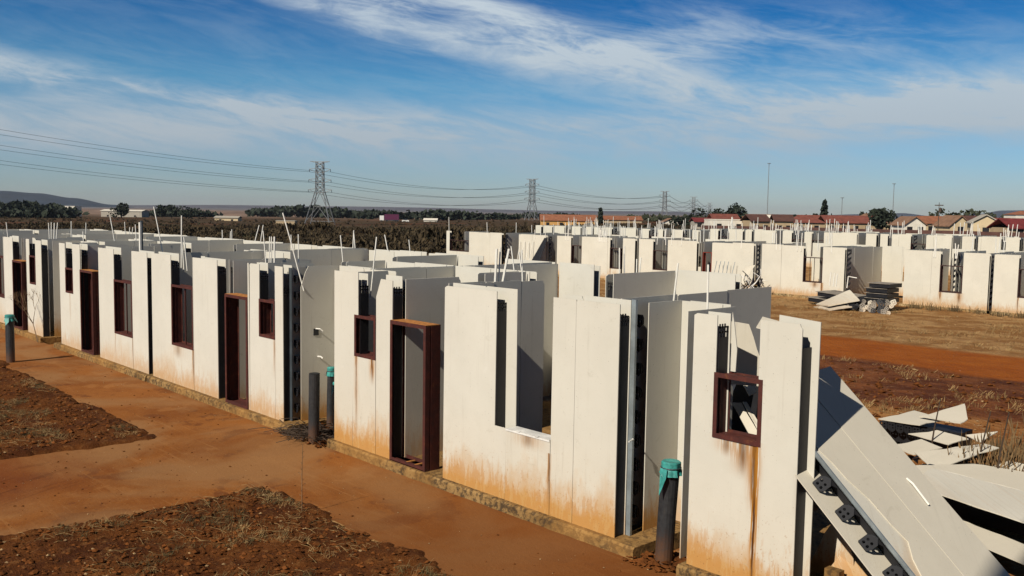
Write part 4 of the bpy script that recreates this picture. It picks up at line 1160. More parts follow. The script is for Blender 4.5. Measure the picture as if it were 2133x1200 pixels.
# rusty rods in the weeds
for i, (x, y, hx, h_) in enumerate([(-6.2, 14.6, .10, .95), (-5.25, 13.95, .13, 1.0), (-4.8, 13.4, .12, 1.15), (-4.35, 13.3, .06, 1.25), (-4.15, 13.55, .02, 1.35), (-4.0, 13.5, .05, 1.0)]):
    mb = MB(); mb.tube([(x, y, 0.0), (x + hx * .4, y + .02, h_ * .5), (x + hx, y + .05, h_)], [.016, .012, .008], 5)
    lb = ['leftmost dark stalk rising from the board heap', 'stalk leaning right behind the curled board', 'long stalk at the near edge of the weed clump', 'stalk with side twigs in the weed clump', 'tallest stalk of the weed clump', 'rightmost short stalk of the weed clump'][i]
    for k in range(4):
        z = h_ * (.45 + .13 * k); xx = x + hx * z / h_
        if i in (3, 4, 5): mb.tube([(xx, y + .03, z), (xx + rnd.uniform(-.12, .12), y + rnd.uniform(-.1, .1), z + .10)], .005, 4)
    tag(mb.build('weed_stalk', 'darkstem'), lb, 'stalk', 'dry stalks at the right')

# debris pile in front of the second row
PX, PY, PZ = -21.6, 43.4, -.75
DG = 'debris pile before the second row'
loose_sheet('pale folded board at the left end of the debris pile', [(-23.9, 42.3, -.60), (-22.7, 41.3, -.52), (-21.6, 42.2, -.20), (-22.9, 43.7, .12)], group=DG, th=.06)
loose_sheet('lower pale board under the folded one of the debris pile', [(-23.8, 41.9, -.70), (-22.5, 41.0, -.70), (-21.7, 41.7, -.50), (-22.6, 42.1, -.50)], group=DG, th=.05)
cs = thing('panel_core_stack', 'stack of black ribbed panel cores with white edges against the second row wall', 'core stack', (-21.6, 43.6, PZ))
for k in range(4):
    z = -.35 + k * .24; o_ = r2.uniform(-.1, .1)
    mb = MB(); mb.box(-21.75 + o_, -20.7 + o_, 43.2, 44.4, z, z + .17); mb.build('panel_core', 'black', cs)
    mb = MB(); mb.box(-21.85 + o_, -20.7 + o_, 43.15, 44.4, z + .175, z + .19); mb.build('wall_board', 'concrete', cs)
cs.location = cs.location
lc = thing('panel_core_layer', 'long low layer of black panel cores joining the pale boards to the core stack', 'core stack', (-24, 43.6, PZ))
for k in range(2):
    z = -.60 + k * .32
    mb = MB(); mb.hexa([(-24.9 + k * .5, 43.3, z), (-22.0, 43.1, z - .12), (-22.0, 44.5, z - .1), (-24.8 + k * .5, 44.8, z)], [(-24.9 + k * .5, 43.3, z + .20), (-22.0, 43.1, z + .06), (-22.0, 44.5, z + .08), (-24.8 + k * .5, 44.8, z + .2)]); mb.build('panel_core', 'black', lc)
    mb = MB(); mb.hexa([(-25.0 + k * .5, 43.25, z + .205), (-22.3, 43.05, z + .08), (-22.3, 44.5, z + .10), (-24.8 + k * .5, 44.8, z + .205)], [(-25.0 + k * .5, 43.25, z + .225), (-22.3, 43.05, z + .10), (-22.3, 44.5, z + .12), (-24.8 + k * .5, 44.8, z + .225)]); mb.build('wall_board', 'concrete', lc)
bc = thing('spacer_heap', 'heap of cut spacer pieces with round holes at the foot of the core stack', 'spacer heap', (-20.9, 42.3, PZ))
for k in range(30):
    a = -22.1 + (k % 10) * .22 + r2.uniform(-.1, .1); zz = PZ + .12 + (k // 10) * .17 + r2.uniform(-.08, .08); yy = 42.0 + (k // 10) * .30 + r2.uniform(-.15, .15)
    fn = lambda p, q, d, a=a, zz=zz, yy=yy, an=r2.uniform(-1.5, 1.5): (a + p * math.cos(an) - q * math.sin(an), yy + d + q * .3, zz + p * math.sin(an) + q * math.cos(an))
    mb = MB(); sc_ = r2.uniform(1.3, 2.2); mb.plate([(u * sc_, v * sc_) for u, v in HEXO], [[(u * sc_, v * sc_) for u, v in l] for l in HOLES], fn, .04)
    mb.build('spacer', ('concrete', 'black', 'black', 'concrete', 'board_debris')[k % 5], bc)
for i, (x, y, h_) in enumerate([(-24.1, 43.9, .75), (-23.9, 43.9, .72), (-23.75, 43.9, .7), (-23.0, 43.6, .62)]):
    mb = MB(); mb.tube([(x, y, .2), (x + .05, y, h_ + .15)] + ([(x + .5, y, h_ + .1)] if i == 3 else []), .03, 5)
    tag(mb.build('white_stub', 'conduit'), ['first', 'second', 'third', 'bent'][i] + ' white stub standing on the low core layer of the debris pile', 'pipe stub', 'white stubs on the debris pile')
# tangle in the gap between second-row houses (left of the stencilled strip)
tg = thing('wire_tangle', 'tangle of bent mesh and grey sheet in the gap of the second row', 'scrap tangle', (-29.6, 45, Z2))
for k in range(26):
    mb = MB(); a = Vector((-30.0 + r2.uniform(-1.0, .7), 45.2 + r2.uniform(-.7, .7), Z2))
    pts = [a]; 
    for q in range(4): pts.append(pts[-1] + Vector((r2.uniform(-.4, .4), r2.uniform(-.3, .3), r2.uniform(.02, .40))))
    mb.tube(pts, .022, 4); mb.build('bent_wire', 'black' if k % 2 else 'white', tg)
loose_sheet('curved grey sheet rising from the wire tangle', [(-30.6, 45.1, -.1), (-29.8, 44.8, -.2), (-29.5, 45.5, .95), (-30.2, 45.7, .8)], mat='board_debris')
for k in range(5):
    mb = MB(); a = -32.6 + k * .3; mb.tube([(a, 45.7, Z2), (a + r2.uniform(-.1, .1), 46.2, 1.0)], .018, 4)
    tag(mb.build('thin_rod', 'steel'), ['leftmost', 'second from left', 'middle', 'second from right', 'rightmost'][k] + ' thin upright rod left of the wire tangle', 'rod', 'thin rods left of the wire tangle')

# building the photograph is taken from: stands behind and to the right, its edge throws the shadow at the lower right
nb = thing('corner_building', 'tall brick corner of the neighbouring building at the right rear', 'building', (1.5, -3, 0))
mb = MB(); mb.box(-1.2, 9.0, -7.5, -2.6, -.3, 15.5); mb.build('wall', 'wall_tan', nb)
mb = MB(); mb.box(-1.25, 9.1, -7.6, -2.5, 15.5, 15.8); mb.build('roof', 'roof_dark', nb)

# ------------------------------------------------------------------ power line
PYL = [(-338, 15, 7.7), (-430.5, 258.5, -5.5), (-522.5, 499, -5.0), (-637, 805, -6), (-811, 1090, -6), (-1167, 1623, -7)]
PLB = [None, 'nearest and largest power pylon with splayed legs, left of the truck', 'second power pylon, in the middle of the skyline', 'third power pylon, right of the low orange roofs',
       'fourth power pylon, slim, beside the third', 'farthest and smallest power pylon']
ARMZ = [(29.2, 3.6), (23.8, 3.9), (18.6, 4.2)]
def pylon(i, x, y, z0):
    nxt = PYL[i + 1] if i + 1 < len(PYL) else PYL[i]; prv = PYL[i - 1]
    ang = math.atan2(nxt[1] - prv[1], nxt[0] - prv[0]) + math.pi / 2 if i else 0
    ang += 0 if i != 1 else R(22)
    t_ = thing('power_pylon', PLB[i], 'pylon', (x, y, z0), 'power pylons of one line')
    ca, sa = math.cos(ang), math.sin(ang)
    def P(a, b, c): return (x + a * ca - b * sa, y + a * sa + b * ca, z0 + c)
    rr = .19 + .015 * i
    waist = 18.2 if i == 1 else 15.0
    W0, W1 = (7.0 if i == 1 else 5.0), 2.0
    top = 33.0
    for sx in (-1, 1):
        for sy in (-1, 1):
            mb = MB(); mb.tube([P(sx * W0, sy * W0 * .8, -1), P(sx * W1, sy * W1 * .7, waist)], rr * 1.2, 4); mb.build('leg', 'galv', t_)
    b = MB()
    def wd(c): return W1 if c > waist else W1 + (W0 - W1) * (1 - (c + 1) / (waist + 1))
    for sx in (-1, 1):
        for sy in (-1, 1): b.tube([P(sx * W1, sy * W1 * .7, waist), P(sx * W1 * .9, sy * W1 * .6, top)], rr, 4)
    c = waist
    while c < top - .5:
        c2 = min(c + 3.1, top)
        for sg in (-1, 1):
            b.tube([P(-W1, sg * W1 * .65, c), P(W1, sg * W1 * .65, c2)], rr * .7, 4); b.tube([P(W1, sg * W1 * .65, c), P(-W1, sg * W1 * .65, c2)], rr * .7, 4)
            b.tube([P(sg * W1, -W1 * .65, c), P(sg * W1, W1 * .65, c2)], rr * .7, 4)
        b.tube([P(-W1, -W1 * .65, c), P(W1, -W1 * .65, c)], rr * .7, 4)
        c = c2
    for c, c2 in ((waist * .55, waist), (waist * .12, waist * .55)):
        wa, wb = wd(c), wd(c2)
        for sg in (-1, 1):
            b.tube([P(-wa, sg * wa * .78, c), P(0, sg * wb * .75, c2)], rr * .7, 4); b.tube([P(wa, sg * wa * .78, c), P(0, sg * wb * .75, c2)], rr * .7, 4)
        b.tube([P(-wa, -wa * .78, c), P(wa, -wa * .78, c)], rr * .7, 4)
    b.build('lattice_body', 'galv', t_)
    for k, (az, al) in enumerate(ARMZ + [(33.0, 5.2)]):
        a = MB()
        if k < 3: a.tube([P(-W1 - .2, 0, az - 1.5), P(W1 + .2, 0, az - 1.5)], rr * .8, 4)
        for sg in (-1, 1):
            if k < 3:
                a.tube([P(sg * W1, 0, az - 1.6), P(sg * (W1 + al), 0, az)], rr * .8, 4); a.tube([P(sg * W1, 0, az + .6), P(sg * (W1 + al), 0, az)], rr * .8, 4)
            else:
                a.tube([P(0, 0, az), P(sg * al, 0, az + .2)], rr, 4); a.tube([P(0, 0, az - 1.0), P(sg * al, 0, az + .2)], rr * .6, 4)
        o = a.build('crossarm', 'galv', t_)
        if k < 3:
            for sg in (-1, 1):
                q = MB(); q.tube([P(sg * (W1 + al), 0, az), P(sg * (W1 + al), 0, az - 1.4)], .16, 5); q.build('insulator', 'darksteel', o)
    return [[P(sg * (W1 + al), 0, az - 1.4) for az, al in ARMZ] for sg in (-1, 1)]
ATT = [None] * 6
for i in range(1, 6): ATT[i] = pylon(i, *PYL[i])
dv = Vector((PYL[1][0] - PYL[0][0], PYL[1][1] - PYL[0][1], 0)).normalized(); pv = Vector((-dv.y, dv.x, 0))
ATT[0] = [[(PYL[0][0] + pv.x * sg * 7.2, PYL[0][1] + pv.y * sg * 7.2, PYL[0][2] + az - 1.4) for az, al in ARMZ] for sg in (-1, 1)]
for si in (0, 1):
    for k in range(3):
        mb = MB(); pts = []
        for i in range(5):
            a, b = Vector(ATT[i][si][k]), Vector(ATT[i + 1][si][k]); sag = 3.3 if i == 0 else 5.5
            for q in range(18 if i < 4 else 19):
                u = q / 18; p = a.lerp(b, u); p.z -= 4 * sag * u * (1 - u); pts.append(p)
        mb.tube(pts, [.055 + .00016 * max(0, p.length - 300) for p in pts], 4)
        tag(mb.build('power_cable', 'wire'), ('top', 'middle', 'lowest')[k] + ' cable on the ' + ('farther' if si else 'nearer') + ' side of the pylon line', 'cable', 'cables of the pylon line')

# ------------------------------------------------------------------ masts
def mast(x, y, z0, z1, label, kind='light'):
    t_ = thing('light_mast' if kind == 'light' else 'utility_pole', label, 'mast' if kind == 'light' else 'pole', (x, y, z0))
    d = math.hypot(x, y); r = d * .00028
    mb = MB(); mb.tube([(x, y, z0), (x, y, z1)], [r * 1.6, r], 8); mb.build('pole', 'galv' if kind == 'light' else 'trunk', t_)
    h = MB()
    if kind == 'light':
        for k in range(8):
            a = k * math.pi / 4; h.box(x + math.cos(a) * r * 5 - r, x + math.cos(a) * r * 5 + r, y + math.sin(a) * r * 5 - r, y + math.sin(a) * r * 5 + r, z1 - r, z1 + r)
        h.lathe([(r * 5, -r * .6), (r * 5.4, 0), (r * 5, r * .6)], (x, y, z1), 16); h.build('lamp_ring', 'galv', t_)
    else:
        h.box(x - .9, x + .9, y - .06, y + .06, z1 - .7, z1 - .5); h.box(x + .1, x + .6, y - .25, y + .25, z1 - 2.0, z1 - 1.2); h.build('crossarm', 'trunk', t_)
mast(-223, 351.5, -3, 25.4, 'tallest light mast, right of the pylons')
mast(-233.5, 488.3, -3, 21.1, 'pale slender light mast above the white gabled house')
mast(-302, 561.5, -5, 15.2, 'short light mast beside the dark cypress')
mast(-86.7, 202.3, -1, 6.9, 'wooden utility pole in front of the tan roofed houses', 'pole')

# ------------------------------------------------------------------ township houses
VA = math.atan2(0.7375, 0.6752)
def house(label, cx, cy, zb, wd_, dp, wall_h, ridge_h, wall, roof, kind='gable_side', rz=0.0, wins=2, name='township_house', eave=.45):
    t_ = thing(name, label, 'house' if name == 'township_house' else 'building', (cx, cy, zb))
    ca, sa = math.cos(VA + rz), math.sin(VA + rz)
    def T(a, b, c): return (cx + a * ca - b * sa, cy + a * sa + b * ca, c)
    h = wd_ / 2; d = dp / 2
    b = MB()
    if kind == 'gable_front':
        b.hexa([T(-h, -d, zb - 1), T(h, -d, zb - 1), T(h, -d, zb + wall_h), T(0, -d, zb + ridge_h - .1), T(-h, -d, zb + wall_h)],
               [T(-h, d, zb - 1), T(h, d, zb - 1), T(h, d, zb + wall_h), T(0, d, zb + ridge_h - .1), T(-h, d, zb + wall_h)])
    else:
        b.hexa([T(-h, -d, zb - 1), T(h, -d, zb - 1), T(h, d, zb - 1), T(-h, d, zb - 1)], [T(-h, -d, zb + wall_h), T(h, -d, zb + wall_h), T(h, d, zb + wall_h), T(-h, d, zb + wall_h)])
    b.build('wall', wall, t_)
    r = MB(); e = eave
    if kind == 'gable_front':
        for sg in (-1, 1):
            z0_, z1_ = zb + wall_h - e * (ridge_h - wall_h) / h, zb + ridge_h
            r.hexa([T(sg * (h + e), -d - e, z0_), T(0, -d - e, z1_), T(0, d + e, z1_), T(sg * (h + e), d + e, z0_)],
                   [T(sg * (h + e), -d - e, z0_ + .22), T(0, -d - e, z1_ + .22), T(0, d + e, z1_ + .22), T(sg * (h + e), d + e, z0_ + .22)])
    elif kind == 'gable_side':
        for sg in (-1, 1):
            z0_, z1_ = zb + wall_h - .2, zb + ridge_h
            r.hexa([T(-h - e, sg * (d + e), z0_), T(h + e, sg * (d + e), z0_), T(h + e, 0, z1_), T(-h - e, 0, z1_)],
                   [T(-h - e, sg * (d + e), z0_ + .2), T(h + e, sg * (d + e), z0_ + .2), T(h + e, 0, z1_ + .2), T(-h - e, 0, z1_ + .2)])
    elif kind == 'hip':
        k = min(h * .55, d)
        z0_, z1_ = zb + wall_h - .15, zb + ridge_h
        n = len(r.v)
        r.v += [T(-h - e, -d - e, z0_), T(h + e, -d - e, z0_), T(h + e, d + e, z0_), T(-h - e, d + e, z0_), T(-h + k, 0, z1_), T(h - k, 0, z1_)]
        r.f += [(n, n + 1, n + 5, n + 4), (n + 1, n + 2, n + 5), (n + 2, n + 3, n + 4, n + 5), (n + 3, n, n + 4), (n + 3, n + 2, n + 1, n)]
    else:
        r.hexa([T(-h - .1, -d - .1, zb + wall_h), T(h + .1, -d - .1, zb + wall_h), T(h + .1, d + .1, zb + wall_h), T(-h - .1, d + .1, zb + wall_h)],
               [T(-h - .1, -d - .1, zb + wall_h + .25), T(h + .1, -d - .1, zb + wall_h + .25), T(h + .1, d + .1, zb + wall_h + .25), T(-h - .1, d + .1, zb + wall_h + .25)])
    r.build('roof', roof, t_)
    for k in range(wins):
        a = -h + wd_ * (k + .5) / wins; q = MB()
        q.hexa([T(a - .7, -d - .06, zb + .9), T(a + .7, -d - .06, zb + .9), T(a + .7, -d + .1, zb + .9), T(a - .7, -d + .1, zb + .9)],
               [T(a - .7, -d - .06, zb + 2.1), T(a + .7, -d - .06, zb + 2.1), T(a + .7, -d + .1, zb + 2.1), T(a - .7, -d + .1, zb + 2.1)])
        q.build('window', 'dark', t_)
    return t_
ZH = -1.3
house('low maroon roofed lean-to left of the white flat roofed building', -181, 247.7, ZH, 5.5, 8, 2.6, 3.6, 'wall_grey', 'roof_maroon', 'gable_side')
house('white flat roofed building behind the round dark trees', -169.9, 245.1, ZH, 11.8, 8, 3.2, 3.4, 'wall_white', 'wall_white', 'flat')
house('red roofed house rising behind the white flat roofed building', -176.5, 253, ZH, 8, 8, 3.6, 4.9, 'wall_cream', 'roof_red', 'gable_side', wins=1)
house('orange walled narrow house end beside the brown gabled roofs', -161.7, 246.6, ZH, 4.2, 7, 4.2, 4.5, 'wall_orange', 'roof_orange', 'flat', wins=0)
house('brown twin gabled roof house, left of its pair', -151.5, 233, ZH, 5.2, 8, 3.3, 4.9, 'wall_tan', 'roof_dark', 'gable_side', rz=.12)
house('brown roofed house with a raised parapet, right of its pair', -146.5, 238.5, ZH, 5.0, 8, 3.4, 5.0, 'wall_tan', 'roof_dark', 'gable_side', rz=-.1)
house('red hipped roof house between the brown roofs and the long roof', -148.4, 253.8, ZH, 9.5, 9, 3.0, 4.9, 'wall_tan', 'roof_red', 'hip')
house('long orange red roof, longest house of the township', -143.9, 273.5, ZH, 17.9, 9, 3.0, 5.0, 'wall_tan', 'roof_red', 'gable_side', wins=5)
house('tan roof peeping behind the long red roof', -151, 300, ZH, 9, 8, 3.8, 6.0, 'wall_cream', 'roof_tan', 'hip')
house('white gable fronted house with an arched porch', -113.8, 247.0, -.9, 5.6, 9, 2.6, 4.6, 'wall_white', 'roof_tan', 'gable_front', wins=2)
house('pale orange roof right of the white gabled house', -117, 268, -.8, 7.5, 9, 2.9, 4.7, 'wall_cream', 'roof_orange', 'gable_side')
house('tan walled house with two small gables', -101.6, 245.5, -.6, 5.4, 9, 2.4, 4.7, 'wall_cream', 'roof_tan', 'gable_front', wins=1)
house('brown roofed house wrapped around the two small gables', -99.0, 249, -.6, 8.6, 9, 3.0, 4.9, 'wall_tan', 'roof_dark', 'hip')
house('big beige house with a blank grey side wall', -88.2, 230.4, -.5, 6.0, 9, 3.2, 4.9, 'wall_cream', 'wall_grey', 'gable_front', rz=-.35, wins=1)
house('dark maroon roofed house at the right edge', -66.8, 193.9, -.3, 9.0, 8, 2.3, 3.9, 'wall_tan', 'roof_maroon', 'gable_side', wins=3)
house('orange roofed white upper house far behind at the right edge', -155, 454.7, -3, 17, 10, 8.6, 10.2, 'wall_white', 'roof_orange', 'hip')
house('long low orange roof left of the second pylon gap', -293.9, 302.8, -3.2, 24, 10, 3.0, 5.4, 'wall_orange', 'roof_orange', 'gable_side', wins=4)
house('flatter orange roof between the second and third pylons', -290.7, 333.8, -3.2, 20, 10, 3.6, 5.1, 'wall_tan', 'roof_orange', 'gable_side', wins=3)
house('small white gable fronted house below the third pylon', -252, 322, -3.2, 6.5, 8, 3.1, 4.6, 'wall_white', 'roof_tan', 'gable_front', wins=1)
house('white two storey block in the far trees at the left', -735, 232, -6, 9, 10, 8.0, 8.3, 'wall_white', 'wall_white', 'flat', wins=2, name='warehouse')
house('long white roofed warehouse beside the white block', -712, 262, -6, 30, 14, 5.2, 6.0, 'wall_grey', 'wall_white', 'gable_side', wins=3, name='warehouse')
house('pale low farm shed in the field left of the nearest pylon', -535, 258, -6, 14, 8, 3.0, 3.8, 'wall_cream', 'wall_grey', 'gable_side', wins=2, name='shed')
house('ruined low brick block in the scrub before the nearest pylon', -360, 200, -5.2, 8, 5, 3.1, 3.2, 'wall_tan', 'wall_grey', 'flat', wins=2, name='shed')
house('small white shed beyond the truck', -520, 400, -6.5, 9, 8, 3.0, 4.0, 'wall_white', 'wall_white', 'gable_side', wins=1, name='shed')
rs_ = random.Random(88)
for i, lb in enumerate(['far pale roof in the haze above the brown gabled houses', 'far tan roof behind the orange walled house', 'far red roof left of the cypress', 'far tan roof right of the cypress', 'far roof under the dark palm like tree',
                        'far pale roof behind the white gabled house', 'far red roof behind the utility pole', 'far tan roof left of the beige house', 'far red roof behind the beige house']):
    t0 = [1600, 1565, 1690, 1740, 1810, 1895, 1965, 2020, 2060][i]; D = 330 + 12 * (i % 3)
    fx_ = (t0 - 1066.5) / 1960.3
    X_, Y_ = (-.7367 + .6762 * fx_) * D, (.6762 + .7372 * fx_) * D
    house(lb, X_, Y_, -1.3, 11 + rs_.uniform(-2, 3), 8, 3.0, 5.0, rs_.choice(('wall_cream', 'wall_tan', 'wall_white')), ('wall_white', 'roof_tan', 'roof_red', 'roof_tan', 'roof_orange', 'wall_white', 'roof_red', 'roof_tan', 'roof_red')[i], rs_.choice(('gable_side', 'hip')), wins=2)

# garden walls in front of the township
for i, (x0, y0, x1, y1, lb) in enumerate([(-150, 205, -118, 222, 'brown garden wall below the red roofs'), (-112, 205, -84, 218, 'brown garden wall below the tan roofed houses'), (-80, 175, -55, 184, 'brown garden wall below the maroon roof')]):
    d = Vector((x1 - x0, y1 - y0, 0)).normalized() * .1; n = Vector((-d.y, d.x, 0))
    mb = MB(); z0 = terrain(x0, y0) - .5
    mb.hexa([(x0 - n.x, y0 - n.y, z0), (x1 - n.x, y1 - n.y, z0), (x1 + n.x, y1 + n.y, z0), (x0 + n.x, y0 + n.y, z0)], [(x0 - n.x, y0 - n.y, z0 + 2.3), (x1 - n.x, y1 - n.y, z0 + 2.3), (x1 + n.x, y1 + n.y, z0 + 2.3), (x0 + n.x, y0 + n.y, z0 + 2.3)])
    tag(mb.build('garden_wall', 'roof_dark'), lb, 'wall')

# truck on the far road
tr = thing('truck', 'lorry with a purple covered load and white cab on the far road', 'truck', (-497, 349, -5.0))
ca, sa = math.cos(VA), math.sin(VA)
def TT(a, b, c): return (-497 + a * ca - b * sa, 349 + a * sa + b * ca, c)
def tbox(a0, a1, b0, b1, c0, c1, name, mat, par=tr):
    mb = MB(); mb.hexa([TT(a0, b0, c0), TT(a1, b0, c0), TT(a1, b1, c0), TT(a0, b1, c0)], [TT(a0, b0, c1), TT(a1, b0, c1), TT(a1, b1, c1), TT(a0, b1, c1)]); return mb.build(name, mat, par)
M['purple'] = simple('purple_tarpaulin', (.09, .010, .045), .7)
tbox(-3.0, 6.2, -1.2, 1.2, -3.2, .3, 'load_body', 'purple'); tbox(-6.0, -3.3, -1.2, 1.2, -3.6, -.6, 'cab', 'white'); tbox(-6.0, 6.2, -1.0, 1.0, -3.7, -3.3, 'chassis', 'darksteel')
for a in (-5.0, -1.5, 4.0, 5.2):
    mb = MB(); mb.tube([TT(a, -1.25, -3.9), TT(a, 1.25, -3.9)], .5, 10); mb.build('wheel', 'black', tr)
ca2 = thing('car', 'white car following close behind the purple lorry', 'car', TT(10, 2, -5))
tbox(8.0, 12.5, .5, 2.3, -4.2, -3.3, 'body', 'white', ca2); tbox(9.0, 11.6, .6, 2.2, -3.3, -2.6, 'cabin', 'glass', ca2)
for a in (8.9, 11.6):
    mb = MB(); mb.tube([TT(a, .45, -4.3), TT(a, 2.35, -4.3)], .35, 10); mb.build('wheel', 'black', ca2)

# ------------------------------------------------------------------ trees
def tree(label, x, y, zb, h, w_, kind='round', mat='leaf', n=420, seed=0, name=None):
    rs = random.Random(seed * 31 + 7); name = name or ('cypress' if kind == 'column' else 'palm_tree' if kind == 'palm' else 'tree')
    t_ = thing(name, label, 'tree', (x, y, zb))
    mb = MB(); th_ = h * (.45 if kind != 'palm' else .75)
    mb.tube([(x, y, zb - .5), (x + w_ * .02, y, zb + th_)], [h * .03, h * .015], 6)
    if kind == 'round':
        for k in range(5):
            a = rs.uniform(0, 6.28); mb.tube([(x, y, zb + th_ * .6), (x + math.cos(a) * w_ * .25, y + math.sin(a) * w_ * .25, zb + h * .75)], [h * .014, h * .006], 5)
    mb.build('trunk', 'trunk', t_)
    c = MB()
    lobes = [(rs.gauss(0, .22), rs.gauss(0, .22), rs.uniform(.35, .8), rs.uniform(.22, .36)) for _ in range(9)]
    for k in range(n):
        if kind == 'column':
            q = rs.random(); rr = w_ * .5 * math.sin(math.pi * min(1, .12 + q * .88)) ** .6 * rs.uniform(.4, 1); a = rs.uniform(0, 6.28)
            p = Vector((rr * math.cos(a), rr * math.sin(a), h * (.04 + .96 * q)))
        elif kind == 'palm':
            a = rs.uniform(0, 6.28); q = rs.random(); p = Vector((math.cos(a) * q * w_ * .5, math.sin(a) * q * w_ * .5, h * (.75 + .25 * math.sin(q * 2.6) - .18 * q * q)))
        else:
            lx, ly, lz, lr = rs.choice(lobes); v = Vector((rs.gauss(0, 1), rs.gauss(0, 1), rs.gauss(0, 1))).normalized() * lr * rs.uniform(.75, 1.05)
            p = Vector(((lx + v.x) * w_ * .85, (ly + v.y) * w_ * .85, (lz + v.z * .75) * h))
        s = h * rs.uniform(.035, .075) * (420 / n) ** .5
        u = Vector((rs.gauss(0, 1), rs.gauss(0, 1), rs.gauss(0, 1))).normalized(); v = u.orthogonal().normalized() * s; u = v.cross(u) 
        b = Vector((x, y, zb)) + p; m_ = len(c.v)
        c.v += [tuple(b - v - u), tuple(b + v - u * .6), tuple(b + v * .7 + u), tuple(b - v * .8 + u * .8)]; c.f.append((m_, m_ + 1, m_ + 2, m_ + 3))
    c.build('crown', mat, t_)
for a in [('round dark tree standing clear right of the white block', -612.8, 223, -6, 12, 12, 'round', 'leaf', 600, 1),
          ('left tree of the three before the nearest pylon', -644, 262, -6, 10.5, 9, 'round', 'leaf', 450, 2),
          ('middle tree of the three before the nearest pylon', -630, 263, -6, 10, 11, 'round', 'leaf', 450, 3),
          ('wide right tree of the three before the nearest pylon', -603, 263, -6, 10, 17, 'round', 'leaf', 600, 4),
          ('tall dark cypress among the red roofs', -180.7, 323.1, -2, 11.2, 2.4, 'column', 'leaf', 500, 5),
          ('left dark round tree behind the white flat roofed building', -197, 279, -1.5, 7.6, 11, 'round', 'leaf', 800, 6),
          ('tall right dark tree behind the white flat roofed building', -190.5, 281.6, -1.5, 9.0, 9.5, 'round', 'leaf', 800, 7),
          ('low bushy tree beside the orange walled house', -176, 262, -1.5, 5.5, 5.5, 'round', 'leaf', 400, 8),
          ('feathery palm like tree right of the long red roof', -143.4, 289.2, -1.5, 7.6, 4.6, 'palm', 'leaf', 320, 9),
          ('dark tree beside the palm like tree', -130.5, 265, -1.5, 8.0, 7.5, 'round', 'leaf', 600, 10),
          ('flat topped dark tree left of the utility pole', -141.5, 337.0, -2, 8.6, 12, 'round', 'leaf2', 450, 11),
          ('olive flat topped tree right of the utility pole', -134.0, 340.7, -2, 8.0, 10, 'round', 'leaf2', 450, 12),
          ('dark bushy tree right of the third pylon', -232.8, 306, -3, 6.6, 7.5, 'round', 'leaf', 450, 13),
          ('distant round tree between the cypress and the long roof', -244.2, 476.2, -4, 10.2, 5, 'round', 'leaf', 300, 14),
          ('distant low tree left of the cypress', -262.2, 456.4, -4, 8.8, 6, 'round', 'leaf', 300, 15),
          ('thin dark conifer above the low orange roofs', -288, 318, -4, 9.4, 1.6, 'column', 'leaf', 250, 16),
          ('dark tree by the maroon roofed house', -84, 232, -1.5, 5.6, 6, 'round', 'leaf', 400, 17)]:
    tree(*a)

# far woods that read as one mass
def wood(label, segs, n, mat, seed, leaf=1.6):
    rs = random.Random(seed); c = MB()
    for k in range(n):
        x0, y0, x1, y1, h = rs.choice(segs)
        u = rs.random(); X_ = x0 + (x1 - x0) * u + rs.uniform(-12, 12); Y_ = y0 + (y1 - y0) * u + rs.uniform(-12, 12)
        hh = h * (.55 + .45 * abs(noise.noise(Vector((X_ * .06, Y_ * .06, seed))) * 2)) * math.sqrt(rs.random())
        b = Vector((X_, Y_, terrain(X_, Y_) + hh)); s = leaf * rs.uniform(.6, 1.3)
        d = Vector((rs.gauss(0, 1), rs.gauss(0, 1), rs.gauss(0, 1))).normalized(); v = d.orthogonal().normalized() * s; q = v.cross(d); m_ = len(c.v)
        c.v += [tuple(b - v - q), tuple(b + v - q * .6), tuple(b + v * .7 + q), tuple(b - v * .8 + q * .8)]; c.f.append((m_, m_ + 1, m_ + 2, m_ + 3))
    o = c.build('woodland', mat); tag(o, label, 'woodland', kind='stuff')
def bear(px, D):
    f_ = (px - 1066.5) / 1960.3; return ((-.7367 + .6762 * f_) * D, (.6762 + .7372 * f_) * D)
def seg(p0, p1, D, h): return (*bear(p0, D), *bear(p1, D * 1.03), h)
wood('dark wood under the hill at the left', [seg(-60, 60, 640, 11), seg(50, 125, 640, 8.5), seg(-60, 130, 560, 5)], 4200, 'leaf', 3, 1.5)
wood('line of far trees behind the nearest pylon', [seg(535, 590, 950, 9), seg(590, 690, 900, 12), seg(690, 790, 900, 9), seg(320, 430, 760, 5)], 2600, 'leaf', 5, 1.8)
wood('far tree belt between the two nearest pylons', [seg(760, 860, 820, 7), seg(700, 880, 1100, 7), seg(880, 965, 720, 9), seg(960, 1060, 800, 5), seg(1090, 1180, 1000, 6)], 2400, 'leaf', 6, 1.6)
wood('scattered trees among the far roofs', [seg(1330, 1450, 520, 4), seg(1600, 1720, 520, 5), seg(1840, 1900, 400, 4.5), seg(2040, 2133, 500, 6), seg(1720, 1840, 480, 4)], 1500, 'leaf2', 7, 1.2)

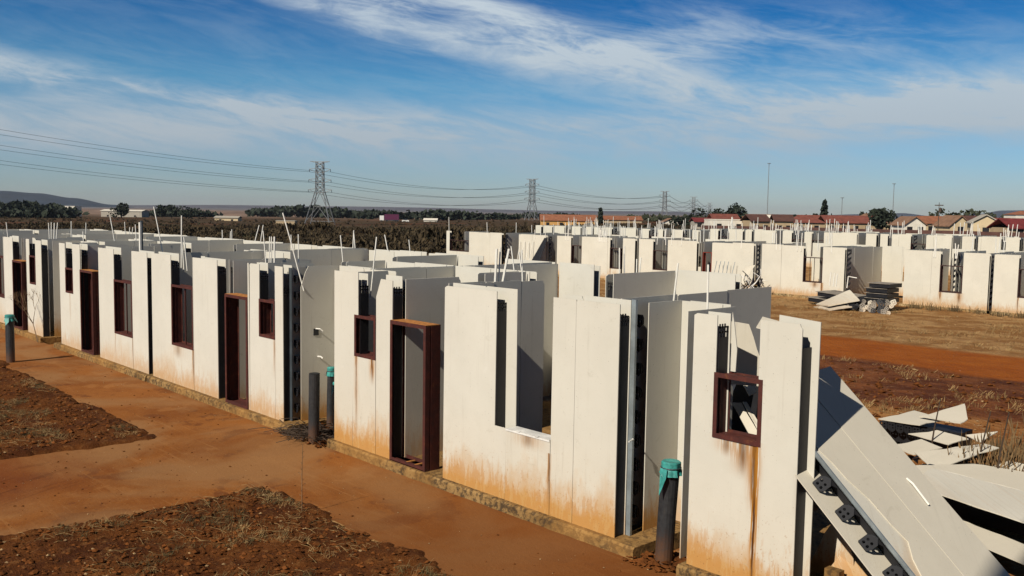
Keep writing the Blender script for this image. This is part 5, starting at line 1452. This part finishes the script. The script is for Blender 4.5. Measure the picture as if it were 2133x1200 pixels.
# ------------------------------------------------------------------ scrub, grass, clods
def tufts(name, label, cat, samples, mat, size, blades, seed, broad=.25, lean=.5):
    rs = random.Random(seed); c = MB()
    for X_, Y_, sc in samples:
        z = terrain(X_, Y_) - .03
        for k in range(blades):
            a = rs.uniform(0, 6.28); h = size * sc * rs.uniform(.5, 1.2); l_ = h * lean * rs.uniform(.1, 1)
            bx_, by_ = X_ + rs.uniform(-.5, .5) * size * sc, Y_ + rs.uniform(-.5, .5) * size * sc
            w_ = h * broad * rs.uniform(.5, 1.2); n = len(c.v); px_, py_ = -math.sin(a) * w_ * .5, math.cos(a) * w_ * .5
            tx_, ty_ = bx_ + math.cos(a) * l_, by_ + math.sin(a) * l_
            c.v += [(bx_ - px_, by_ - py_, z), (bx_ + px_, by_ + py_, z), (tx_ + px_ * .4, ty_ + py_ * .4, z + h), (tx_ - px_ * .6, ty_ - py_ * .6, z + h * .9)]
            c.f.append((n, n + 1, n + 2, n + 3))
    return tag(c.build(name, mat), label, cat, kind='stuff')
M['weedstraw'] = simple('brown_dead_weed', (.17, .105, .045), .9, var=.5, scale=4)
M['scrub'] = simple('brown_scrub', (.065, .042, .020), .95, var=.5, scale=.35)
M['scrub2'] = simple('olive_scrub', (.040, .036, .016), .95, var=.45, scale=.3)
M['scrub3'] = simple('straw_scrub', (.115, .078, .034), .95, var=.4, scale=.4)
def in_block(X_, Y_):
    return (-62 < X_ < 6 and 33 < Y_ < 56) or (-72 < X_ < -10 and 62 < Y_ < 96) or (-42 < X_ < 0 and Y_ < 15) or (X_ > -22 and Y_ < 34) or (X_ > -9 and Y_ < 62) or (24 < Y_ < 33.5 and X_ > -45)
def field(n, seed, pmin, pmax, dmin, dmax, pw=1.0):
    rs = random.Random(seed); out = []
    while len(out) < n:
        px_ = rs.uniform(pmin, pmax); D = 1 / (1 / dmax + (1 / dmin - 1 / dmax) * rs.random() ** pw)
        X_, Y_ = bear(px_, D)
        if in_block(X_, Y_): continue
        m_ = noise.noise(Vector((X_ * .03, Y_ * .03, seed)))
        if m_ < -.12 and rs.random() < .8: continue
        out.append((X_, Y_, .6 + .9 * max(0, m_ + .3)))
    return out
tufts('scrub', 'brown scrub covering the field behind the houses', 'scrub', field(6200, 1, -60, 1500, 38, 600), 'scrub', .55, 14, 11, .5, .9)
tufts('scrub', 'dark olive bushes in the field behind the houses', 'scrub', field(3800, 2, -60, 1560, 60, 520), 'scrub2', .65, 14, 12, .55, .9)
M['scrub4'] = simple('dark_bush', (.058, .040, .018), .95, var=.5, scale=.5)
tufts('scrub', 'dark bushes massed in the middle distance of the field', 'scrub', field(2300, 6, 380, 1560, 75, 700) + field(1900, 8, -60, 700, 90, 700), 'scrub4', .95, 26, 14, .28, 1.2)
tufts('scrub', 'straw coloured grass patches in the field behind the houses', 'grass', field(2600, 3, -60, 1500, 38, 300), 'scrub3', .40, 12, 13, .22, .9)
rs_ = random.Random(5)
def band_pts(n, x0, x1, y0, y1, lo=.4, hi=1.1, thr=None):
    o = []
    while len(o) < n:
        X_, Y_ = rs_.uniform(x0, x1), rs_.uniform(y0, y1)
        if thr is not None and noise.noise(Vector((X_ * .4, Y_ * .4, 2))) < thr: continue
        o.append((X_, Y_, rs_.uniform(lo, hi)))
    return o
tufts('dry_grass', 'dead grass along both verges of the dirt road', 'grass', band_pts(1500, -34, -3, 32.5, 45, thr=.0) + band_pts(700, -22, -3, 17, 25.3, thr=.05), 'straw', .16, 7, 21, .10, 1.2)
tufts('dry_grass', 'tall dry grass clump beside the board heap', 'grass', band_pts(150, -5.4, -3.4, 13.6, 16.2, .4, 1.4), 'weedstraw', .60, 18, 22, .010, .45)
tufts('dry_grass', 'tufts of weeds along the foot of the second row', 'grass', band_pts(160, -21, -11, 45.6, 46.3, .4, 1.2), 'scrub3', .3, 8, 23, .10, .5)

def clods(label, n, region, sizes, mat, seed, zf, name='soil_clods', flat=.7):
    rs = random.Random(seed); c = MB()
    for k in range(n):
        X_, Y_ = region(rs); s = sizes[0] + (sizes[1] - sizes[0]) * rs.random() ** 3
        z = zf(X_, Y_) + s * .25
        base = [(0, 0, 1), (0, 0, -1)] + [(math.cos(q) * rs.uniform(.8, 1.1), math.sin(q) * rs.uniform(.8, 1.1), rs.uniform(-.3, .5)) for q in [i * math.pi / 3 + rs.uniform(-.2, .2) for i in range(6)]]
        n0 = len(c.v); ax = rs.uniform(.7, 1.4)
        c.v += [(X_ + v[0] * s * ax, Y_ + v[1] * s, z + v[2] * s * flat * rs.uniform(.7, 1.0)) for v in base]
        for i in range(6):
            j = (i + 1) % 6; c.f += [(n0, n0 + 2 + i, n0 + 2 + j), (n0 + 1, n0 + 2 + j, n0 + 2 + i)]
    return tag(c.build(name, mat), label, 'soil', kind='stuff')
clods('red clods on the near soil bed', 9000, lambda r_: (r_.uniform(-11.7, -5.0), 6.1 - 5.2 * r_.random()), (.006, .042), 'clod', 1, sz2)
clods('pale grit on the near soil bed', 420, lambda r_: (r_.uniform(-11.6, -5.0), 6.05 - 4.8 * r_.random()), (.006, .028), 'pale_clod', 2, sz2)
clods('red clods on the left soil bed', 4200, lambda r_: (-15.6 - 10 * r_.random() ** 1.2, 6.05 - 5.0 * r_.random()), (.010, .055), 'clod', 3, sz1)
clods('pale grit on the left soil bed', 380, lambda r_: (-15.6 - 9 * r_.random(), 6.0 - 4.5 * r_.random()), (.008, .026), 'pale_clod', 4, sz1)
clods('stones scattered by the dirt road', 2600, lambda r_: (r_.uniform(-24, -2.5), r_.uniform(14.5, 25.5)), (.015, .09), 'clod', 5, terrain)
clods('pale stones scattered by the dirt road', 700, lambda r_: (r_.uniform(-28, -2.5), r_.choice((r_.uniform(14.5, 25.5), r_.uniform(32.5, 45)))), (.012, .06), 'pale_clod', 6, terrain)
clods('grit lying on the dusty path', 260, lambda r_: ((r_.uniform(-26, -5), r_.uniform(6.2, 7.9)) if r_.random() < .6 else (r_.uniform(-15.4, -11.8), r_.uniform(2, 6))), (.004, .014), 'pale_clod', 7, lambda a, b: -.13)
clods('crumbs of red soil on the dusty path', 500, lambda r_: ((r_.uniform(-26, -5), 6.15 + 1.7 * r_.random() ** 3) if r_.random() < .6 else (r_.uniform(-15.4, -11.8), r_.uniform(2, 6))), (.005, .022), 'clod', 8, lambda a, b: -.13)
clods('rubble and gravel in the second wall gap', 500, lambda r_: (r_.uniform(-14.4, -13.1), r_.uniform(7.85, 8.9)), (.015, .06), 'clod', 9, lambda a, b: -.12 + (b - 7.9) * .08)
clods('crumbling rubble at the broken slab corner in the nearest gap', 160, lambda r_: (r_.uniform(-6.75, -6.1), r_.uniform(7.85, 8.5)), (.015, .06), 'clod', 10, lambda a, b: -.12)

def straws(label, n, region, L_, zf, seed, r=.0012, mat='straw'):
    rs = random.Random(seed); c = MB()
    for k in range(n):
        X_, Y_ = region(rs); a = rs.uniform(0, 6.28); l_ = L_ * rs.uniform(.3, 1.3); z = zf(X_, Y_) + .008
        p0 = Vector((X_, Y_, z)); p2 = p0 + Vector((math.cos(a) * l_, math.sin(a) * l_, rs.uniform(0, .35) * l_)); p1 = (p0 + p2) / 2 + Vector((0, 0, l_ * rs.uniform(.0, .18)))
        c.tube([p0, p1, p2], [r * rs.uniform(.8, 2.2)] * 3, 3, False)
    return tag(c.build('dry_straw', mat), label, 'straw', kind='stuff')
def cl2(r_):
    while True:
        X_, Y_ = r_.uniform(-11.6, -6.5), 6.0 - 3.6 * r_.random() ** 1.3
        if noise.noise(Vector((X_ * .9, Y_ * .9, 7))) > -.08: return X_, Y_
def cl1(r_):
    while True:
        X_, Y_ = -15.6 - 8 * r_.random(), 6.0 - 3.6 * r_.random()
        if noise.noise(Vector((X_ * .8, Y_ * .8, 9))) > -.02: return X_, Y_
straws('dead grass lying on the near soil bed', 1100, cl2, .16, sz2, 1)
straws('dead grass lying on the left soil bed', 1100, cl1, .18, sz1, 2)
straws('dark dry roots tangled in the second wall gap', 260, lambda r_: (r_.uniform(-14.4, -13.3), r_.uniform(7.8, 8.5)), .42, lambda a, b: -.08, 3, .004, 'darkstem')

# upright weed on the path edge
mb = MB(); mb.tube([(-10.35, 5.95, -.12), (-10.37, 5.96, .35), (-10.33, 5.95, .78)], [.006, .005, .003], 5)
for k in range(9):
    z = .1 + k * .07; mb.tube([(-10.36, 5.955, z), (-10.36 + rnd.uniform(-.05, .05), 5.955 + rnd.uniform(-.05, .05), z + .03)], .003, 3)
tag(mb.build('weed_stalk', 'stem'), 'single tall dead weed stem rising at the corner of the near soil bed', 'weed', 'dry stalks')
# leafless shrub by unit E
sh = thing('leafless_shrub', 'leafless grey shrub before the left house', 'shrub', (-28.2, 7.7, -.15))
def branch(p, d, l_, r, depth, c):
    q = p + d * l_; c.tube([p, (p + q) / 2 + Vector((rnd.uniform(-.02, .02), rnd.uniform(-.02, .02), 0)), q], [r, r * .8, r * .6], 4)
    if depth:
        for _ in range(3):
            d2 = (d + Vector((rnd.uniform(-.7, .5), rnd.uniform(-.6, .6), rnd.uniform(-.2, .5)))).normalized(); branch(q, d2, l_ * .72, r * .6, depth - 1, c)
c = MB(); branch(Vector((-28.0, 7.85, -.1)), Vector((-.45, -.1, 1)).normalized(), .55, .018, 4, c); c.build('branches', 'stem', sh)
bl = MB(); bl.hexa([(-9.15, 3.35, -.08), (-9.02, 3.33, -.08), (-9.0, 3.45, -.07), (-9.12, 3.46, -.08)], [(-9.15, 3.36, -.03), (-9.03, 3.34, -.02), (-9.01, 3.44, -.01), (-9.11, 3.45, -.03)])
tag(bl.build('pale_stone', 'pale_clod'), 'pale broken stone lying alone on the near soil bed', 'stone')

# short dead and greenish growth on the soil beds
def bedgrass(label, region, zf, n, seed, mat, h0=.05):
    rs = random.Random(seed); c = MB()
    for k in range(n):
        X_, Y_ = region(rs)
        if noise.noise(Vector((X_ * 1.1, Y_ * 1.1, seed))) < .05: continue
        for q in range(9):
            a = rs.uniform(0, 6.28); h = h0 * rs.uniform(.4, 1.6); bx_, by_ = X_ + rs.uniform(-.05, .05), Y_ + rs.uniform(-.05, .05); z = zf(bx_, by_); w_ = .0035
            m_ = len(c.v); l_ = h * rs.uniform(.2, 1.3)
            c.v += [(bx_ - w_, by_, z), (bx_ + w_, by_, z), (bx_ + math.cos(a) * l_, by_ + math.sin(a) * l_, z + h)]; c.f.append((m_, m_ + 1, m_ + 2))
    tag(c.build('dry_grass', mat), label, 'grass', kind='stuff')
M['weed'] = simple('grey_green_weed', (.075, .062, .022), .9, var=.4, scale=5)
bedgrass('low grey green weeds on the near soil bed', cl2, sz2, 900, 3, 'weed')
bedgrass('short straw stubble on the near soil bed', cl2, sz2, 600, 5, 'straw')
bedgrass('low grey green weeds on the left soil bed', cl1, sz1, 1500, 4, 'weed', .06)
bedgrass('short straw stubble on the left soil bed', cl1, sz1, 600, 6, 'straw', .06)

# broken pale edge of the path slab showing beside the near soil bed
ke = MB()
xk = -9.9
while xk < -4.5:
    ln = rnd.uniform(.25, .7)
    if rnd.random() < .8:
        y_ = 6.04 + rnd.uniform(-.02, .03); ke.hexa([(xk, y_, -.25), (xk + ln, y_ + rnd.uniform(-.01, .01), -.25), (xk + ln, 6.14, -.25), (xk, 6.14, -.25)], [(xk, y_ + .01, -.121 + rnd.uniform(-.006, .004)), (xk + ln, y_ + .01, -.121 + rnd.uniform(-.006, .004)), (xk + ln, 6.125, -.123), (xk, 6.125, -.123)])
    xk += ln + rnd.uniform(.0, .12)
M['kerb'] = slab_mat('worn_pale_concrete_edge', (.42, .27, .13))
tag(ke.build('path_edge', 'kerb'), kind='structure')
